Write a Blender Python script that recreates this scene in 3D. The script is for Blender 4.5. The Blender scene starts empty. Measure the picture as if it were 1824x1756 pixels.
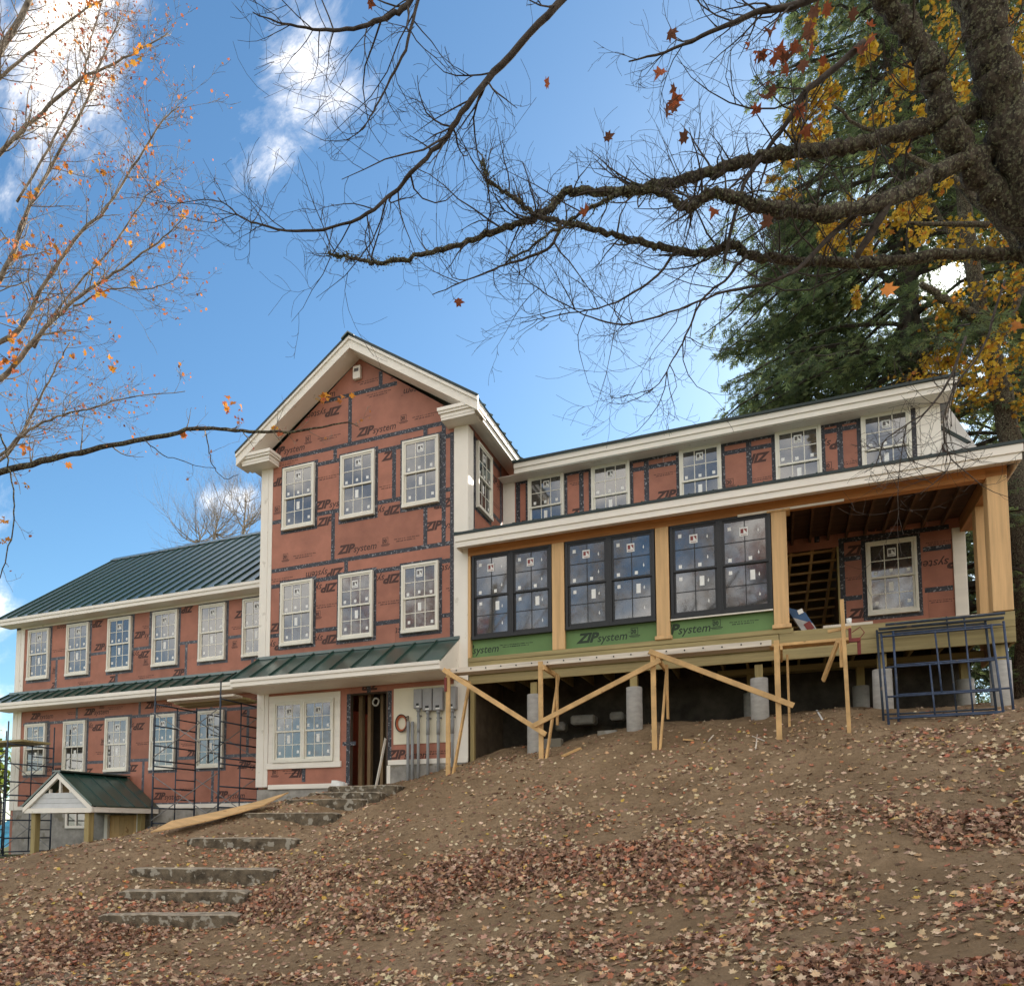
import bpy, bmesh, math, random
import numpy as np
from mathutils import Vector, Matrix

rng = np.random.default_rng(7)
random.seed(7)
SC = bpy.context.scene
COL = SC.collection
R = math.radians

# ------------------------------------------------------------------ camera
F, CX, CY = 1348.2123, 825.259, 1374.551          # focal length and principal point, in pixels of a 1824 x 1756 frame
YAW, PITCH = R(-22.855167), R(-4.242918)
CAM = np.array([6.176, -14.863, -0.979])
_cz, _sz, _cx, _sx = math.cos(YAW), math.sin(YAW), math.cos(PITCH), math.sin(PITCH)
RM = (np.array([[1, 0, 0], [0, _cx, -_sx], [0, _sx, _cx]]) @ np.array([[1., 0, 0], [0, 0, -1], [0, 1, 0]])
      @ np.array([[_cz, -_sz, 0], [_sz, _cz, 0], [0, 0, 1]]))
cam = bpy.data.cameras.new('camera')
cam.sensor_fit = 'HORIZONTAL'
cam.sensor_width = 36
cam.lens = F / 1824 * 36
cam.shift_x = (912 - CX) / 1824
cam.shift_y = (CY - 878) / 1824
cam.clip_start, cam.clip_end = 0.1, 3000
co = bpy.data.objects.new('camera', cam)
COL.objects.link(co)
m = Matrix.Identity(4)
for i in range(3):
    m[i][0], m[i][1], m[i][2], m[i][3] = RM[0][i], -RM[1][i], -RM[2][i], CAM[i]
co.matrix_world = m
SC.camera = co


def ray(px, py):
    return RM.T @ np.array([(px - CX) / F, (py - CY) / F, 1.0])


def at(px, py, depth):
    return CAM + ray(px, py) * depth


def on_y(px, py, y):
    d = ray(px, py)
    return CAM + d * ((y - CAM[1]) / d[1])


# ------------------------------------------------------------------ sky, sun, exposure
SUN = ray(1688, 490)
SUN = SUN / np.linalg.norm(SUN)
SUN_EL, SUN_AZ = math.asin(SUN[2]), math.atan2(SUN[0], SUN[1])
SKY_STRENGTH, SUN_STRENGTH, EXPOSURE = 0.078, 4.5, 1.18


class NT:
    """small helper round a node tree"""
    def __init__(self, tree):
        self.t = tree
        tree.nodes.clear()

    def n(self, typ, **kw):
        nd = self.t.nodes.new(typ)
        for k, v in kw.items():
            if k.startswith('_'):
                setattr(nd, k[1:], v)
        for k, v in kw.items():
            if k.startswith('_'):
                continue
            key = int(k[1:]) if k[0] == 'i' and k[1:].isdigit() else k.replace('__', ' ')
            s = nd.inputs[key]
            if hasattr(v, 'bl_idname') and v.bl_idname.startswith('NodeSocket'):
                self.t.links.new(v, s)
            else:
                s.default_value = v
        return nd

    def link(self, a, b):
        self.t.links.new(a, b)

    def math(self, op, a, b=0.0, c=None, clamp=False):
        kw = dict(_operation=op, i0=a, i1=b, _use_clamp=clamp)
        if c is not None:
            kw['i2'] = c
        return self.n('ShaderNodeMath', **kw).outputs[0]

    def ramp(self, fac, stops):
        nd = self.n('ShaderNodeValToRGB', i0=fac)
        cr = nd.color_ramp
        while len(cr.elements) < len(stops):
            cr.elements.new(0.5)
        for e, (p, c) in zip(cr.elements, stops):
            e.position = p
            e.color = (c, c, c, 1) if isinstance(c, (int, float)) else (*c, 1)
        return nd.outputs[0]

    def mix(self, fac, a, b, blend='MIX'):
        nd = self.t.nodes.new('ShaderNodeMix')
        nd.data_type = 'RGBA'
        nd.blend_type = blend
        for s, v in ((nd.inputs[0], fac), (nd.inputs[6], a), (nd.inputs[7], b)):
            if hasattr(v, 'bl_idname') and v.bl_idname.startswith('NodeSocket'):
                self.t.links.new(v, s)
            elif isinstance(v, tuple):
                s.default_value = (*v, 1)[:4]
            else:
                s.default_value = v
        return nd.outputs[2]


world = bpy.data.worlds.new('World')
SC.world = world
world.use_nodes = True
w = NT(world.node_tree)
sky = w.n('ShaderNodeTexSky', _sky_type='NISHITA', _sun_disc=False, _sun_elevation=SUN_EL, _sun_rotation=SUN_AZ,
          _air_density=1.0, _dust_density=0.35, _ozone_density=2.5, _altitude=200)
dirn = w.n('ShaderNodeTexCoord').outputs['Generated']
sat = w.n('ShaderNodeHueSaturation', Saturation=1.12, Value=1.0, Color=sky.outputs[0]).outputs[0]
skyc = w.n('ShaderNodeVectorMath', _operation='MULTIPLY', i0=sat, i1=(0.93 * SKY_STRENGTH, 1.08 * SKY_STRENGTH, 1.04 * SKY_STRENGTH)).outputs[0]
# drifting broken cloud over the whole dome; cover out of view is added, warm and bright, to light the facade; banks shape the framed sky
warp = w.n('ShaderNodeTexNoise', Vector=dirn, Scale=2.2, Detail=3.0).outputs['Color']
wv = w.n('ShaderNodeVectorMath', _operation='MULTIPLY_ADD', i0=warp, i1=(0.22, 0.22, 0.22), i2=dirn).outputs[0]
str_ = w.n('ShaderNodeMapping', Vector=wv, Rotation=(0.3, 0.9, 0.2), Scale=(1.0, 3.2, 1.9)).outputs[0]
n1 = w.n('ShaderNodeTexNoise', Vector=str_, Scale=4.2, Detail=9.0, Roughness=0.66).outputs['Fac']
slow = w.n('ShaderNodeTexNoise', Vector=dirn, Scale=1.3, Detail=1.0).outputs['Fac']
cover = w.math('MULTIPLY_ADD', slow, 0.60, 0.04)


def bank(px, py, deg, amount):
    global cover
    d = ray(px, py)
    d = d / np.linalg.norm(d)
    dot = w.n('ShaderNodeVectorMath', _operation='DOT_PRODUCT', i0=dirn, i1=tuple(d)).outputs['Value']
    k = 1.0 / (1 - math.cos(R(deg)))
    g = w.math('EXPONENT', w.math('MULTIPLY', w.math('SUBTRACT', dot, 1.0), k))
    cover = w.math('ADD', cover, w.math('MULTIPLY', g, amount))


bank(1050, 430, 26, -0.95)
bank(430, 640, 15, -0.75)
bank(375, 110, 3.2, -0.8)
bank(350, 240, 3.5, -0.5)
bank(150, 50, 9, 0.42)
bank(260, 160, 5, 0.30)
bank(480, 60, 6, 0.34)
bank(540, 210, 4.5, 0.42)
bank(675, 235, 2.8, 0.48)
bank(430, 315, 3.5, 0.56)
bank(370, 888, 1.8, 0.75)
bank(150, 1000, 6, -0.35)
bank(90, 1180, 7, -0.45)
bank(440, 895, 1.6, 0.55)
bank(-10, 1085, 2.6, 0.55)
bank(-30, 1240, 3, 0.3)
dens = w.ramp(w.math('MULTIPLY_ADD', n1, 2.3, w.math('ADD', cover, -0.65)), [(0.44, 0.0), (0.62, 0.13), (0.80, 0.40), (1.0, 0.86)])
cloudc = w.mix(dens, (0.78, 0.75, 0.72), (1.55, 1.39, 1.18))
withcloud = w.mix(w.math('MULTIPLY', dens, 0.93), skyc, cloudc)
sdot = w.n('ShaderNodeVectorMath', _operation='DOT_PRODUCT', i0=dirn, i1=tuple(SUN)).outputs['Value']
disc = w.math('MULTIPLY', w.math('GREATER_THAN', sdot, math.cos(R(0.42))), 90.0)
glow = w.math('MULTIPLY', w.math('EXPONENT', w.math('MULTIPLY', w.math('SUBTRACT', sdot, 1.0), 1 / (1 - math.cos(R(1.6))))), 1.6)
sunc = w.n('ShaderNodeVectorMath', _operation='SCALE', i0=(1.0, 0.93, 0.8), Scale=w.math('ADD', disc, glow)).outputs[0]
tot = w.n('ShaderNodeVectorMath', _operation='ADD', i0=withcloud, i1=sunc).outputs[0]
bg = w.n('ShaderNodeBackground', Color=tot, Strength=1.0)
w.link(bg.outputs[0], w.n('ShaderNodeOutputWorld').inputs[0])

sl = bpy.data.lights.new('sun', 'SUN')
sl.energy, sl.angle, sl.color = SUN_STRENGTH, R(0.53), (1.0, 0.9, 0.76)
so = bpy.data.objects.new('sun', sl)
so.rotation_euler = Vector(-SUN).to_track_quat('-Z', 'Y').to_euler()
so.location = (0, 0, 40)
COL.objects.link(so)
SC.view_settings.view_transform = 'Standard'
SC.view_settings.look = 'None'
SC.view_settings.gamma = 1
SC.view_settings.exposure = EXPOSURE
SC.render.engine = 'CYCLES'
SC.cycles.max_bounces = 8
SC.cycles.diffuse_bounces = 4
SC.cycles.glossy_bounces = 3
SC.cycles.transmission_bounces = 3
SC.cycles.transparent_max_bounces = 6
SC.cycles.sample_clamp_indirect = 8
SC.cycles.use_denoising = True

# ------------------------------------------------------------------ materials
MATS = {}


def mat(name, color, rough=0.7, var=0.12, scale=(6, 6, 6), detail=5, bump=0.0, bscale=40, metal=0.0, spec=0.4, obj_rand=0.0,
        color2=None, spots=None, coat=0.0):
    if name in MATS:
        return MATS[name]
    mt = bpy.data.materials.new(name)
    mt.use_nodes = True
    t = NT(mt.node_tree)
    co_ = t.n('ShaderNodeTexCoord').outputs['Object']
    info = t.n('ShaderNodeObjectInfo')
    off = t.n('ShaderNodeVectorMath', _operation='SCALE', i0=(37.0, 11.0, 23.0), Scale=info.outputs['Random']).outputs[0]
    v = t.n('ShaderNodeVectorMath', _operation='ADD', i0=co_, i1=off).outputs[0]
    mp = t.n('ShaderNodeMapping', Vector=v, Scale=scale).outputs[0]
    nz = t.n('ShaderNodeTexNoise', Vector=mp, Scale=1.0, Detail=float(detail), Roughness=0.6).outputs['Fac']
    c2 = color2 or tuple(c * (1 - 2.2 * var) for c in color)
    c1 = tuple(min(1, c * (1 + var)) for c in color)
    col = t.mix(t.ramp(nz, [(0.3, 0.0), (0.7, 1.0)]), c2, c1)
    if obj_rand:
        hv = t.n('ShaderNodeHueSaturation', Color=col, Saturation=1.0,
                 Value=t.math('MULTIPLY_ADD', info.outputs['Random'], obj_rand, 1 - obj_rand / 2)).outputs[0]
        col = hv
    if spots:
        sc_, th, scol = spots
        sn = t.n('ShaderNodeTexNoise', Vector=v, Scale=float(sc_), Detail=3.0).outputs['Fac']
        col = t.mix(t.ramp(sn, [(th, 0.0), (th + 0.06, 1.0)]), col, scol)
    p = t.n('ShaderNodeBsdfPrincipled', Base__Color=col, Roughness=rough, Metallic=metal)
    p.inputs['Specular IOR Level'].default_value = spec
    if coat:
        p.inputs['Coat Weight'].default_value = coat
        p.inputs['Coat IOR'].default_value = 1.9
        p.inputs['Coat Roughness'].default_value = 0.22
    if bump:
        bn = t.n('ShaderNodeTexNoise', Vector=mp, Scale=float(bscale) / max(scale), Detail=6.0).outputs['Fac']
        bp = t.n('ShaderNodeBump', Strength=bump, Distance=0.02, Height=bn)
        t.link(bp.outputs[0], p.inputs['Normal'])
    t.link(p.outputs[0], t.n('ShaderNodeOutputMaterial').inputs[0])
    MATS[name] = mt
    return mt


ZIPRED = mat('red_sheathing', (0.39, 0.157, 0.105), 0.62, 0.10, (2.5, 2.5, 2.5), 9, 0.14, 60, obj_rand=0.17)
ZIPGREEN = mat('green_sheathing', (0.135, 0.24, 0.085), 0.62, 0.07, (2, 2, 2), 8, 0.1, 60, obj_rand=0.1)
TAPE = mat('flashing_tape', (0.035, 0.037, 0.05), 0.42, 0.25, (9, 9, 9), 6, 0.5, 60, spots=(24, 0.58, (0.24, 0.24, 0.26)))
TAPE_DULL = mat('pale_tape', (0.10, 0.105, 0.13), 0.5, 0.25, (9, 9, 9), 6, 0.4, 60, spots=(14, 0.60, (0.28, 0.28, 0.29)))  # paler blue-grey tape used on the wing
INK = mat('print_ink', (0.075, 0.035, 0.03), 0.7, 0.1)
INKG = mat('print_ink_on_green', (0.03, 0.05, 0.03), 0.7, 0.1)
TRIM = mat('white_trim', (0.84, 0.79, 0.71), 0.55, 0.035, (2, 2, 1), 6, 0.04, 30, spots=(5, 0.66, (0.66, 0.61, 0.53)))
TRIMX = mat('white_trim_board', (0.84, 0.79, 0.71), 0.55, 0.05, (0.7, 6, 6), 6, 0.04, 30)
WFRAME = mat('cream_window_vinyl', (0.76, 0.73, 0.64), 0.4, 0.03, (3, 3, 3), 4)
BFRAME = mat('black_window_frame', (0.018, 0.018, 0.02), 0.38, 0.1, (3, 3, 3), 4)
STICK = mat('white_sticker', (0.80, 0.80, 0.78), 0.6, 0.04)
STICKD = mat('sticker_print', (0.12, 0.11, 0.11), 0.6, 0.05)
STICKR = mat('sticker_red_print', (0.22, 0.04, 0.04), 0.6, 0.05)
ROOFG = mat('green_metal_roof', (0.015, 0.056, 0.043), 0.32, 0.10, (1.5, 0.6, 1), 5, 0.02, 20, metal=0.0, spec=0.8, obj_rand=0.12, coat=0.45)
ROOFK = mat('dark_roof_edge', (0.015, 0.03, 0.03), 0.4, 0.1)
CEDARX = mat('cedar_beam', (0.50, 0.215, 0.07), 0.6, 0.16, (0.8, 14, 14), 6, 0.1, 60, spots=(3.2, 0.70, (0.17, 0.07, 0.03)))
CEDARZ = mat('cedar_post', (0.66, 0.42, 0.20), 0.6, 0.11, (14, 14, 0.7), 6, 0.08, 60, spots=(3.6, 0.72, (0.25, 0.11, 0.05)))
CEDARY = mat('cedar_side_beam', (0.40, 0.19, 0.075), 0.6, 0.15, (14, 0.8, 14), 6, 0.1, 60)
PTX = mat('treated_lumber', (0.36, 0.29, 0.135), 0.7, 0.14, (0.9, 14, 14), 6, 0.15, 60, spots=(4, 0.7, (0.17, 0.13, 0.06)), obj_rand=0.15)
PTZ = mat('treated_post', (0.36, 0.28, 0.12), 0.7, 0.14, (14, 14, 0.9), 6, 0.15, 60, spots=(4, 0.7, (0.17, 0.13, 0.06)), obj_rand=0.15)
PINE = mat('framing_pine', (0.68, 0.43, 0.19), 0.7, 0.13, (4, 4, 4), 6, 0.1, 50, spots=(9, 0.70, (0.30, 0.15, 0.06)), obj_rand=0.2)
PINEW = mat('whitewashed_plank', (0.72, 0.64, 0.54), 0.65, 0.14, (0.8, 16, 16), 6, 0.1, 50)
PLY = mat('plywood', (0.60, 0.38, 0.17), 0.65, 0.12, (1.5, 7, 1), 7, 0.06, 40, spots=(6, 0.64, (0.36, 0.19, 0.07)))
CONC = mat('concrete', (0.34, 0.32, 0.29), 0.9, 0.16, (4, 4, 4), 8, 0.5, 60, spots=(2.2, 0.58, (0.20, 0.18, 0.14)))
PIERM = mat('concrete_pier', (0.42, 0.40, 0.37), 0.88, 0.10, (5, 5, 14), 7, 0.3, 60)
STONETOP = mat('pale_step_top', (0.40, 0.34, 0.255), 0.9, 0.25, (7, 7, 7), 9, 0.7, 60, spots=(8, 0.58, (0.24, 0.20, 0.15)))
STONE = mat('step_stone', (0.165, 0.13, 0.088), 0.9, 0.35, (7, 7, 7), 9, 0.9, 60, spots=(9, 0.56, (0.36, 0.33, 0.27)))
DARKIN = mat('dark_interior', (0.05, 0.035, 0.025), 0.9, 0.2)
TAN = mat('unfinished_boards', (0.30, 0.20, 0.10), 0.8, 0.15, (2, 9, 2))
STEEL = mat('blue_grey_scaffold_tube', (0.035, 0.05, 0.075), 0.5, 0.25, (8, 8, 8), 5, 0.1, 40, spots=(6, 0.66, (0.13, 0.10, 0.08)))
STEELB = mat('blue_scaffold_tube', (0.045, 0.07, 0.13), 0.5, 0.25, (8, 8, 8), 5, 0.1, 40, spots=(7, 0.64, (0.13, 0.12, 0.11)))
STEELZ = mat('galvanised_brace', (0.24, 0.24, 0.24), 0.45, 0.2, (8, 8, 8), 4, metal=0.5)
GREYBOX = mat('grey_meter_box', (0.33, 0.33, 0.34), 0.5, 0.05, (4, 4, 4), 4)
GREYPVC = mat('grey_conduit', (0.30, 0.31, 0.32), 0.5, 0.08, (4, 4, 4), 4)
CREAM = mat('cream_backboard', (0.76, 0.70, 0.55), 0.6, 0.04, (2, 2, 2), 4)
ORANGE = mat('orange_cable', (0.45, 0.12, 0.05), 0.5, 0.1)
BLACKP = mat('black_plastic', (0.02, 0.02, 0.02), 0.5, 0.1)
REDP = mat('red_clamp_paint', (0.20, 0.03, 0.025), 0.5, 0.15)
BLUEP = mat('blue_print', (0.04, 0.10, 0.22), 0.6, 0.1)
TARP = mat('blue_tarp', (0.04, 0.30, 0.48), 0.5, 0.2, (3, 3, 3), 4, 0.4, 10)
BARKD = mat('mossy_maple_bark', (0.085, 0.068, 0.050), 0.95, 0.45, (22, 22, 9), 10, 1.0, 80, spots=(38, 0.54, (0.165, 0.165, 0.105)))
BARKT = mat('thin_branch_bark', (0.075, 0.06, 0.05), 0.9, 0.3, (12, 12, 12), 5, 0.4, 40)
BARKL = mat('grey_maple_bark', (0.32, 0.275, 0.225), 0.85, 0.35, (10, 10, 10), 7, 0.6, 40)
BARKH = mat('conifer_bark', (0.06, 0.05, 0.04), 0.95, 0.3, (8, 8, 4), 7, 0.8, 30)
ROOFW = mat('white_roof_underlay', (0.52, 0.50, 0.46), 0.6, 0.05, (2, 2, 2), 5, spots=(2.4, 0.72, (0.1, 0.08, 0.06)))


def glass_mat():
    mt = bpy.data.materials.new('window_glass')
    mt.use_nodes = True
    t = NT(mt.node_tree)
    co_ = t.n('ShaderNodeTexCoord').outputs['Object']
    info = t.n('ShaderNodeObjectInfo')
    v = t.n('ShaderNodeVectorMath', _operation='ADD', i0=co_, i1=t.n('ShaderNodeVectorMath', _operation='SCALE', i0=(9, 5, 7), Scale=info.outputs['Random']).outputs[0]).outputs[0]
    nz = t.n('ShaderNodeTexNoise', Vector=v, Scale=1.7, Detail=2.0).outputs['Fac']
    bp = t.n('ShaderNodeBump', Strength=0.05, Distance=0.02, Height=nz)
    room = t.n('ShaderNodeTexNoise', Vector=v, Scale=5.0, Detail=3.0).outputs['Fac']
    col = t.mix(t.ramp(room, [(0.35, 0.0), (0.7, 1.0)]), (0.025, 0.027, 0.03), (0.085, 0.075, 0.065))
    d = t.n('ShaderNodeBsdfDiffuse', Color=col)
    g = t.n('ShaderNodeBsdfGlossy', Color=(0.93, 0.96, 1.0, 1), Roughness=0.05, Normal=bp.outputs[0])
    lw = t.n('ShaderNodeFresnel', IOR=1.5, Normal=bp.outputs[0]).outputs[0]
    fac = t.math('MULTIPLY_ADD', lw, 1.1, 0.10, clamp=True)
    mx = t.n('ShaderNodeMixShader', i0=fac, i1=d.outputs[0], i2=g.outputs[0])
    t.link(mx.outputs[0], t.n('ShaderNodeOutputMaterial').inputs[0])
    return mt


GLASS = glass_mat()


def leaf_mat(name, trans=0.45, rough=0.7):
    """colour from the mesh's own leaf colours; thin leaves let light through"""
    mt = bpy.data.materials.new(name)
    mt.use_nodes = True
    t = NT(mt.node_tree)
    a = t.n('ShaderNodeAttribute', _attribute_name='leaf').outputs['Color']
    p = t.n('ShaderNodeBsdfPrincipled', Base__Color=a, Roughness=rough)
    p.inputs['Specular IOR Level'].default_value = 0.25
    tr = t.n('ShaderNodeBsdfTranslucent', Color=a)
    mx = t.n('ShaderNodeMixShader', i0=trans, i1=p.outputs[0], i2=tr.outputs[0])
    t.link(mx.outputs[0], t.n('ShaderNodeOutputMaterial').inputs[0])
    return mt


LEAFM = leaf_mat('autumn_leaves', 0.45)
LITTER = leaf_mat('dry_leaves', 0.12, 0.8)
NEEDLE = leaf_mat('conifer_needles', 0.5)


# ------------------------------------------------------------------ object helpers
def link(o, parent=None):
    COL.objects.link(o)
    if parent is not None:
        o.parent = parent
        if parent.parent is None and parent.type == 'EMPTY':
            o.location = o.location - parent.location
    return o


def tag(o, label, cat, group=None, kind=None):
    o['label'] = label
    o['category'] = cat
    if group:
        o['group'] = group
    if kind:
        o['kind'] = kind
    return o


def thing(name, label, cat, loc=(0, 0, 0), group=None):
    o = bpy.data.objects.new(name, None)
    o.location = loc
    o.empty_display_size = 0.3
    COL.objects.link(o)
    return tag(o, label, cat, group)


class MB:
    def __init__(self):
        self.v, self.f, self.m = [], [], []
        self.mi = 0

    def add(self, vs, fs):
        b = len(self.v)
        self.v.extend([tuple(map(float, p)) for p in vs])
        self.f.extend([tuple(i + b for i in q) for q in fs])
        self.m.extend([self.mi] * len(fs))

    def box(self, x0, x1, y0, y1, z0, z1):
        self.add([(x0, y0, z0), (x1, y0, z0), (x1, y1, z0), (x0, y1, z0), (x0, y0, z1), (x1, y0, z1), (x1, y1, z1), (x0, y1, z1)],
                 [(0, 3, 2, 1), (4, 5, 6, 7), (0, 1, 5, 4), (1, 2, 6, 5), (2, 3, 7, 6), (3, 0, 4, 7)])
        return self

    def hexa(self, lo, hi):
        """box from four lower and four upper corners"""
        self.add(list(lo) + list(hi), [(0, 3, 2, 1), (4, 5, 6, 7), (0, 1, 5, 4), (1, 2, 6, 5), (2, 3, 7, 6), (3, 0, 4, 7)])
        return self

    def beam(self, p, q, w, h, up=(0, 0, 1)):
        p, q, up = np.array(p, float), np.array(q, float), np.array(up, float)
        d = (q - p) / np.linalg.norm(q - p)
        s = np.cross(d, up)
        s /= np.linalg.norm(s)
        u = np.cross(s, d)
        s, u = s * w / 2, u * h / 2
        return self.hexa([p - s - u, p + s - u, q + s - u, q - s - u], [p - s + u, p + s + u, q + s + u, q - s + u])

    def tube(self, pts, rad, n=6, cap=True):
        pts = [np.array(p, float) for p in pts]
        if np.isscalar(rad):
            rad = [rad] * len(pts)
        b = len(self.v)
        ref = None
        k = len(pts)
        for i, p in enumerate(pts):
            d = pts[min(i + 1, k - 1)] - pts[max(i - 1, 0)]
            d = d / (np.linalg.norm(d) + 1e-9)
            if ref is None:
                ref = np.cross(d, (0, 0, 1) if abs(d[2]) < 0.9 else (1, 0, 0))
            ref = ref - d * (ref @ d)
            ref /= np.linalg.norm(ref) + 1e-9
            s = np.cross(d, ref)
            for j in range(n):
                a = 2 * math.pi * j / n
                self.v.append(tuple(p + (ref * math.cos(a) + s * math.sin(a)) * rad[i]))
        for i in range(k - 1):
            for j in range(n):
                j2 = (j + 1) % n
                self.f.append((b + i * n + j, b + i * n + j2, b + (i + 1) * n + j2, b + (i + 1) * n + j))
                self.m.append(self.mi)
        if cap:
            self.f.append(tuple(b + j for j in reversed(range(n))))
            self.f.append(tuple(b + (k - 1) * n + j for j in range(n)))
            self.m.extend([self.mi] * 2)
        return self

    def prism(self, poly, fn, d0, d1):
        """a polygon (u, z) pushed from depth d0 to d1 through fn(u, z, d)"""
        n = len(poly)
        vs = [fn(u, z, d0) for u, z in poly] + [fn(u, z, d1) for u, z in poly]
        fs = [tuple(range(n))[::-1], tuple(range(n, 2 * n))] + [(i, (i + 1) % n, n + (i + 1) % n, n + i) for i in range(n)]
        self.add(vs, fs)
        return self

    def mesh(self, name, mats):
        me = bpy.data.meshes.new(name)
        me.from_pydata(self.v, [], self.f)
        mats = mats if isinstance(mats, (list, tuple)) else [mats]
        for x in mats:
            me.materials.append(x)
        if len(mats) > 1:
            me.polygons.foreach_set('material_index', self.m)
        return me

    def build(self, name, mats, parent=None, smooth=False, bevel=0.0):
        me = self.mesh(name, mats)
        if smooth:
            me.polygons.foreach_set('use_smooth', [True] * len(me.polygons))
        o = link(bpy.data.objects.new(name, me), parent)
        if bevel:
            bv = o.modifiers.new('bevel', 'BEVEL')
            bv.width = bevel
            bv.segments = 1
            bv.limit_method = 'ANGLE'
        return o


def put(name, me, loc, parent=None, rotz=0.0):
    o = bpy.data.objects.new(name, me)
    o.location = loc
    o.rotation_euler = (0, 0, rotz)
    return link(o, parent)


# ------------------------------------------------------------------ terrain
ctrl = []
for q in [(100, 1756, 7.7), (600, 1756, 7.5), (1100, 1756, 6.4), (1500, 1756, 5.4), (1824, 1756, 4.7), (1824, 1610, 6.0), (1824, 1505, 7.6),
          (1500, 1565, 7.8), (1200, 1597, 8.4), (900, 1628, 9.0), (600, 1660, 9.6), (300, 1695, 9.7), (50, 1712, 9.5), (0, 1620, 10.6),
          (0, 1546, 12.3), (60, 1531, 12.4), (130, 1512, 12.7), (270, 1487, 13.3), (560, 1560, 11.0), (650, 1480, 12.9), (640, 1440, 14.2),
          (900, 1420, 13.0), (900, 1480, 11.7), (900, 1550, 10.3), (1100, 1400, 12.6), (1100, 1480, 10.6), (1100, 1540, 9.4),
          (1400, 1380, 11.3), (1400, 1450, 9.8), (1400, 1512, 8.6), (1700, 1320, 10.8), (1700, 1400, 9.4), (1700, 1462, 8.4),
          (1824, 1300, 10.6), (1824, 1400, 9.2)]:
    ctrl.append(at(*q))
STEPS = [(172, 422, 1632, 10.4, 22), (206, 436, 1590, 11.0, 21), (225, 487, 1550, 11.7, 20), (328, 529, 1495, 13.0, 18), (426, 602, 1450, 14.3, 14),
         (500, 648, 1425, 15.1, 9), (540, 680, 1413, 15.5, 5), (572, 712, 1401, 15.95, 0)]
RAMP = [at(306, 1464, 13.9), at(268, 1484, 13.3), at(514, 1413, 15.6), at(470, 1436, 14.6)]
for t_ in (.1, .35, .6, .85):
    for p, q in ((RAMP[0], RAMP[2]), (RAMP[1], RAMP[3])):
        c_ = p * (1 - t_) + q * t_
        ctrl.append(c_ - np.array([0, 0, .13]))
for x0, x1, y, d, _ in STEPS[:7]:
    for x in (x0, x1):
        p = at(x, y, d)
        p[2] -= 0.125
        ctrl.append(p)
        p = p + np.array([0.12, 0.42, 0.13])
        ctrl.append(p)
ctrl += [np.array(p, float) for p in [
    (0, -1, .10), (1.95, -1, .31), (4.07, -1, .42), (6.15, -1, .55), (7.2, -1.2, .57), (7.87, -.6, .78), (9.45, -.6, .86),
    (1.45, .1, .62), (3.5, .1, .98), (5.85, .1, 1.04), (7.85, .1, 1.1), (9.7, .1, 1.08), (5, 2.2, 1.1), (9, 2.2, 1.25), (1.5, 2, .85), (.7, .5, .72), (3.2, 1.0, 1.12),
    (-.15, -.05, .36), (-1.0, -.05, .16), (-1.9, -.1, -.06), (-2.5, -.6, -.22), (-3.6, -.15, -.22), (-4.6, -.1, -.36), (-5.5, -.1, -.50),
    (12, 0, 1.5), (16, 3, 2.4), (12, -6, .2), (13, -12, -1.0), (6.2, -15, -2.62), (0, -15, -3.1), (-8, -14, -3.5), (14, -18, -1.4),
    (-10.5, -.5, -1.80), (-12, -1.7, -1.75), (-9.2, 0, -1.65), (-14, 0, -1.75), (-17, 1, -1.9), (-7.6, .5, -1.0), (-6.2, .5, -.66), (-6.2, -.7, -.72),
    (-12, -5, -2.0), (-16, -5, -2.3), (-9, -9, -2.9), (-4.6, -4.3, -1.16), (-3.3, -2, -.62), (-20, 8, -2.2), (-2.5, 3, -.7), (-10, 4, -1.6), (4, 8, .8), (12, 10, 2.3)]]
ctrl = np.array(ctrl)


def tps_fit(P):
    n = len(P)
    d2 = ((P[:, None, :2] - P[None, :, :2]) ** 2).sum(-1)
    K = 0.5 * d2 * np.log(d2 + 1e-9)
    A = np.zeros((n + 3, n + 3))
    A[:n, :n] = K + np.eye(n) * 0.06
    A[:n, n] = 1
    A[:n, n + 1:] = P[:, :2]
    A[n:, :n] = A[:n, n:].T
    return np.linalg.solve(A, np.concatenate([P[:, 2], np.zeros(3)]))


TW = tps_fit(ctrl)


def vnoise(x, y, s, seed=0):
    """cheap smooth value noise, vectorised"""
    x, y = np.asarray(x) * s + seed * 17.3, np.asarray(y) * s - seed * 9.1
    ix, iy = np.floor(x).astype(np.int64), np.floor(y).astype(np.int64)
    fx, fy = x - ix, y - iy
    fx, fy = fx * fx * (3 - 2 * fx), fy * fy * (3 - 2 * fy)

    def h(a, b):
        n = (a * 374761393 + b * 668265263 + seed * 1274126177) & 0xffffffff
        n = ((n ^ (n >> 13)) * 1274126177) & 0xffffffff
        return ((n ^ (n >> 16)) & 0xffff) / 65535.0
    return (h(ix, iy) * (1 - fx) + h(ix + 1, iy) * fx) * (1 - fy) + (h(ix, iy + 1) * (1 - fx) + h(ix + 1, iy + 1) * fx) * fy


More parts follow.
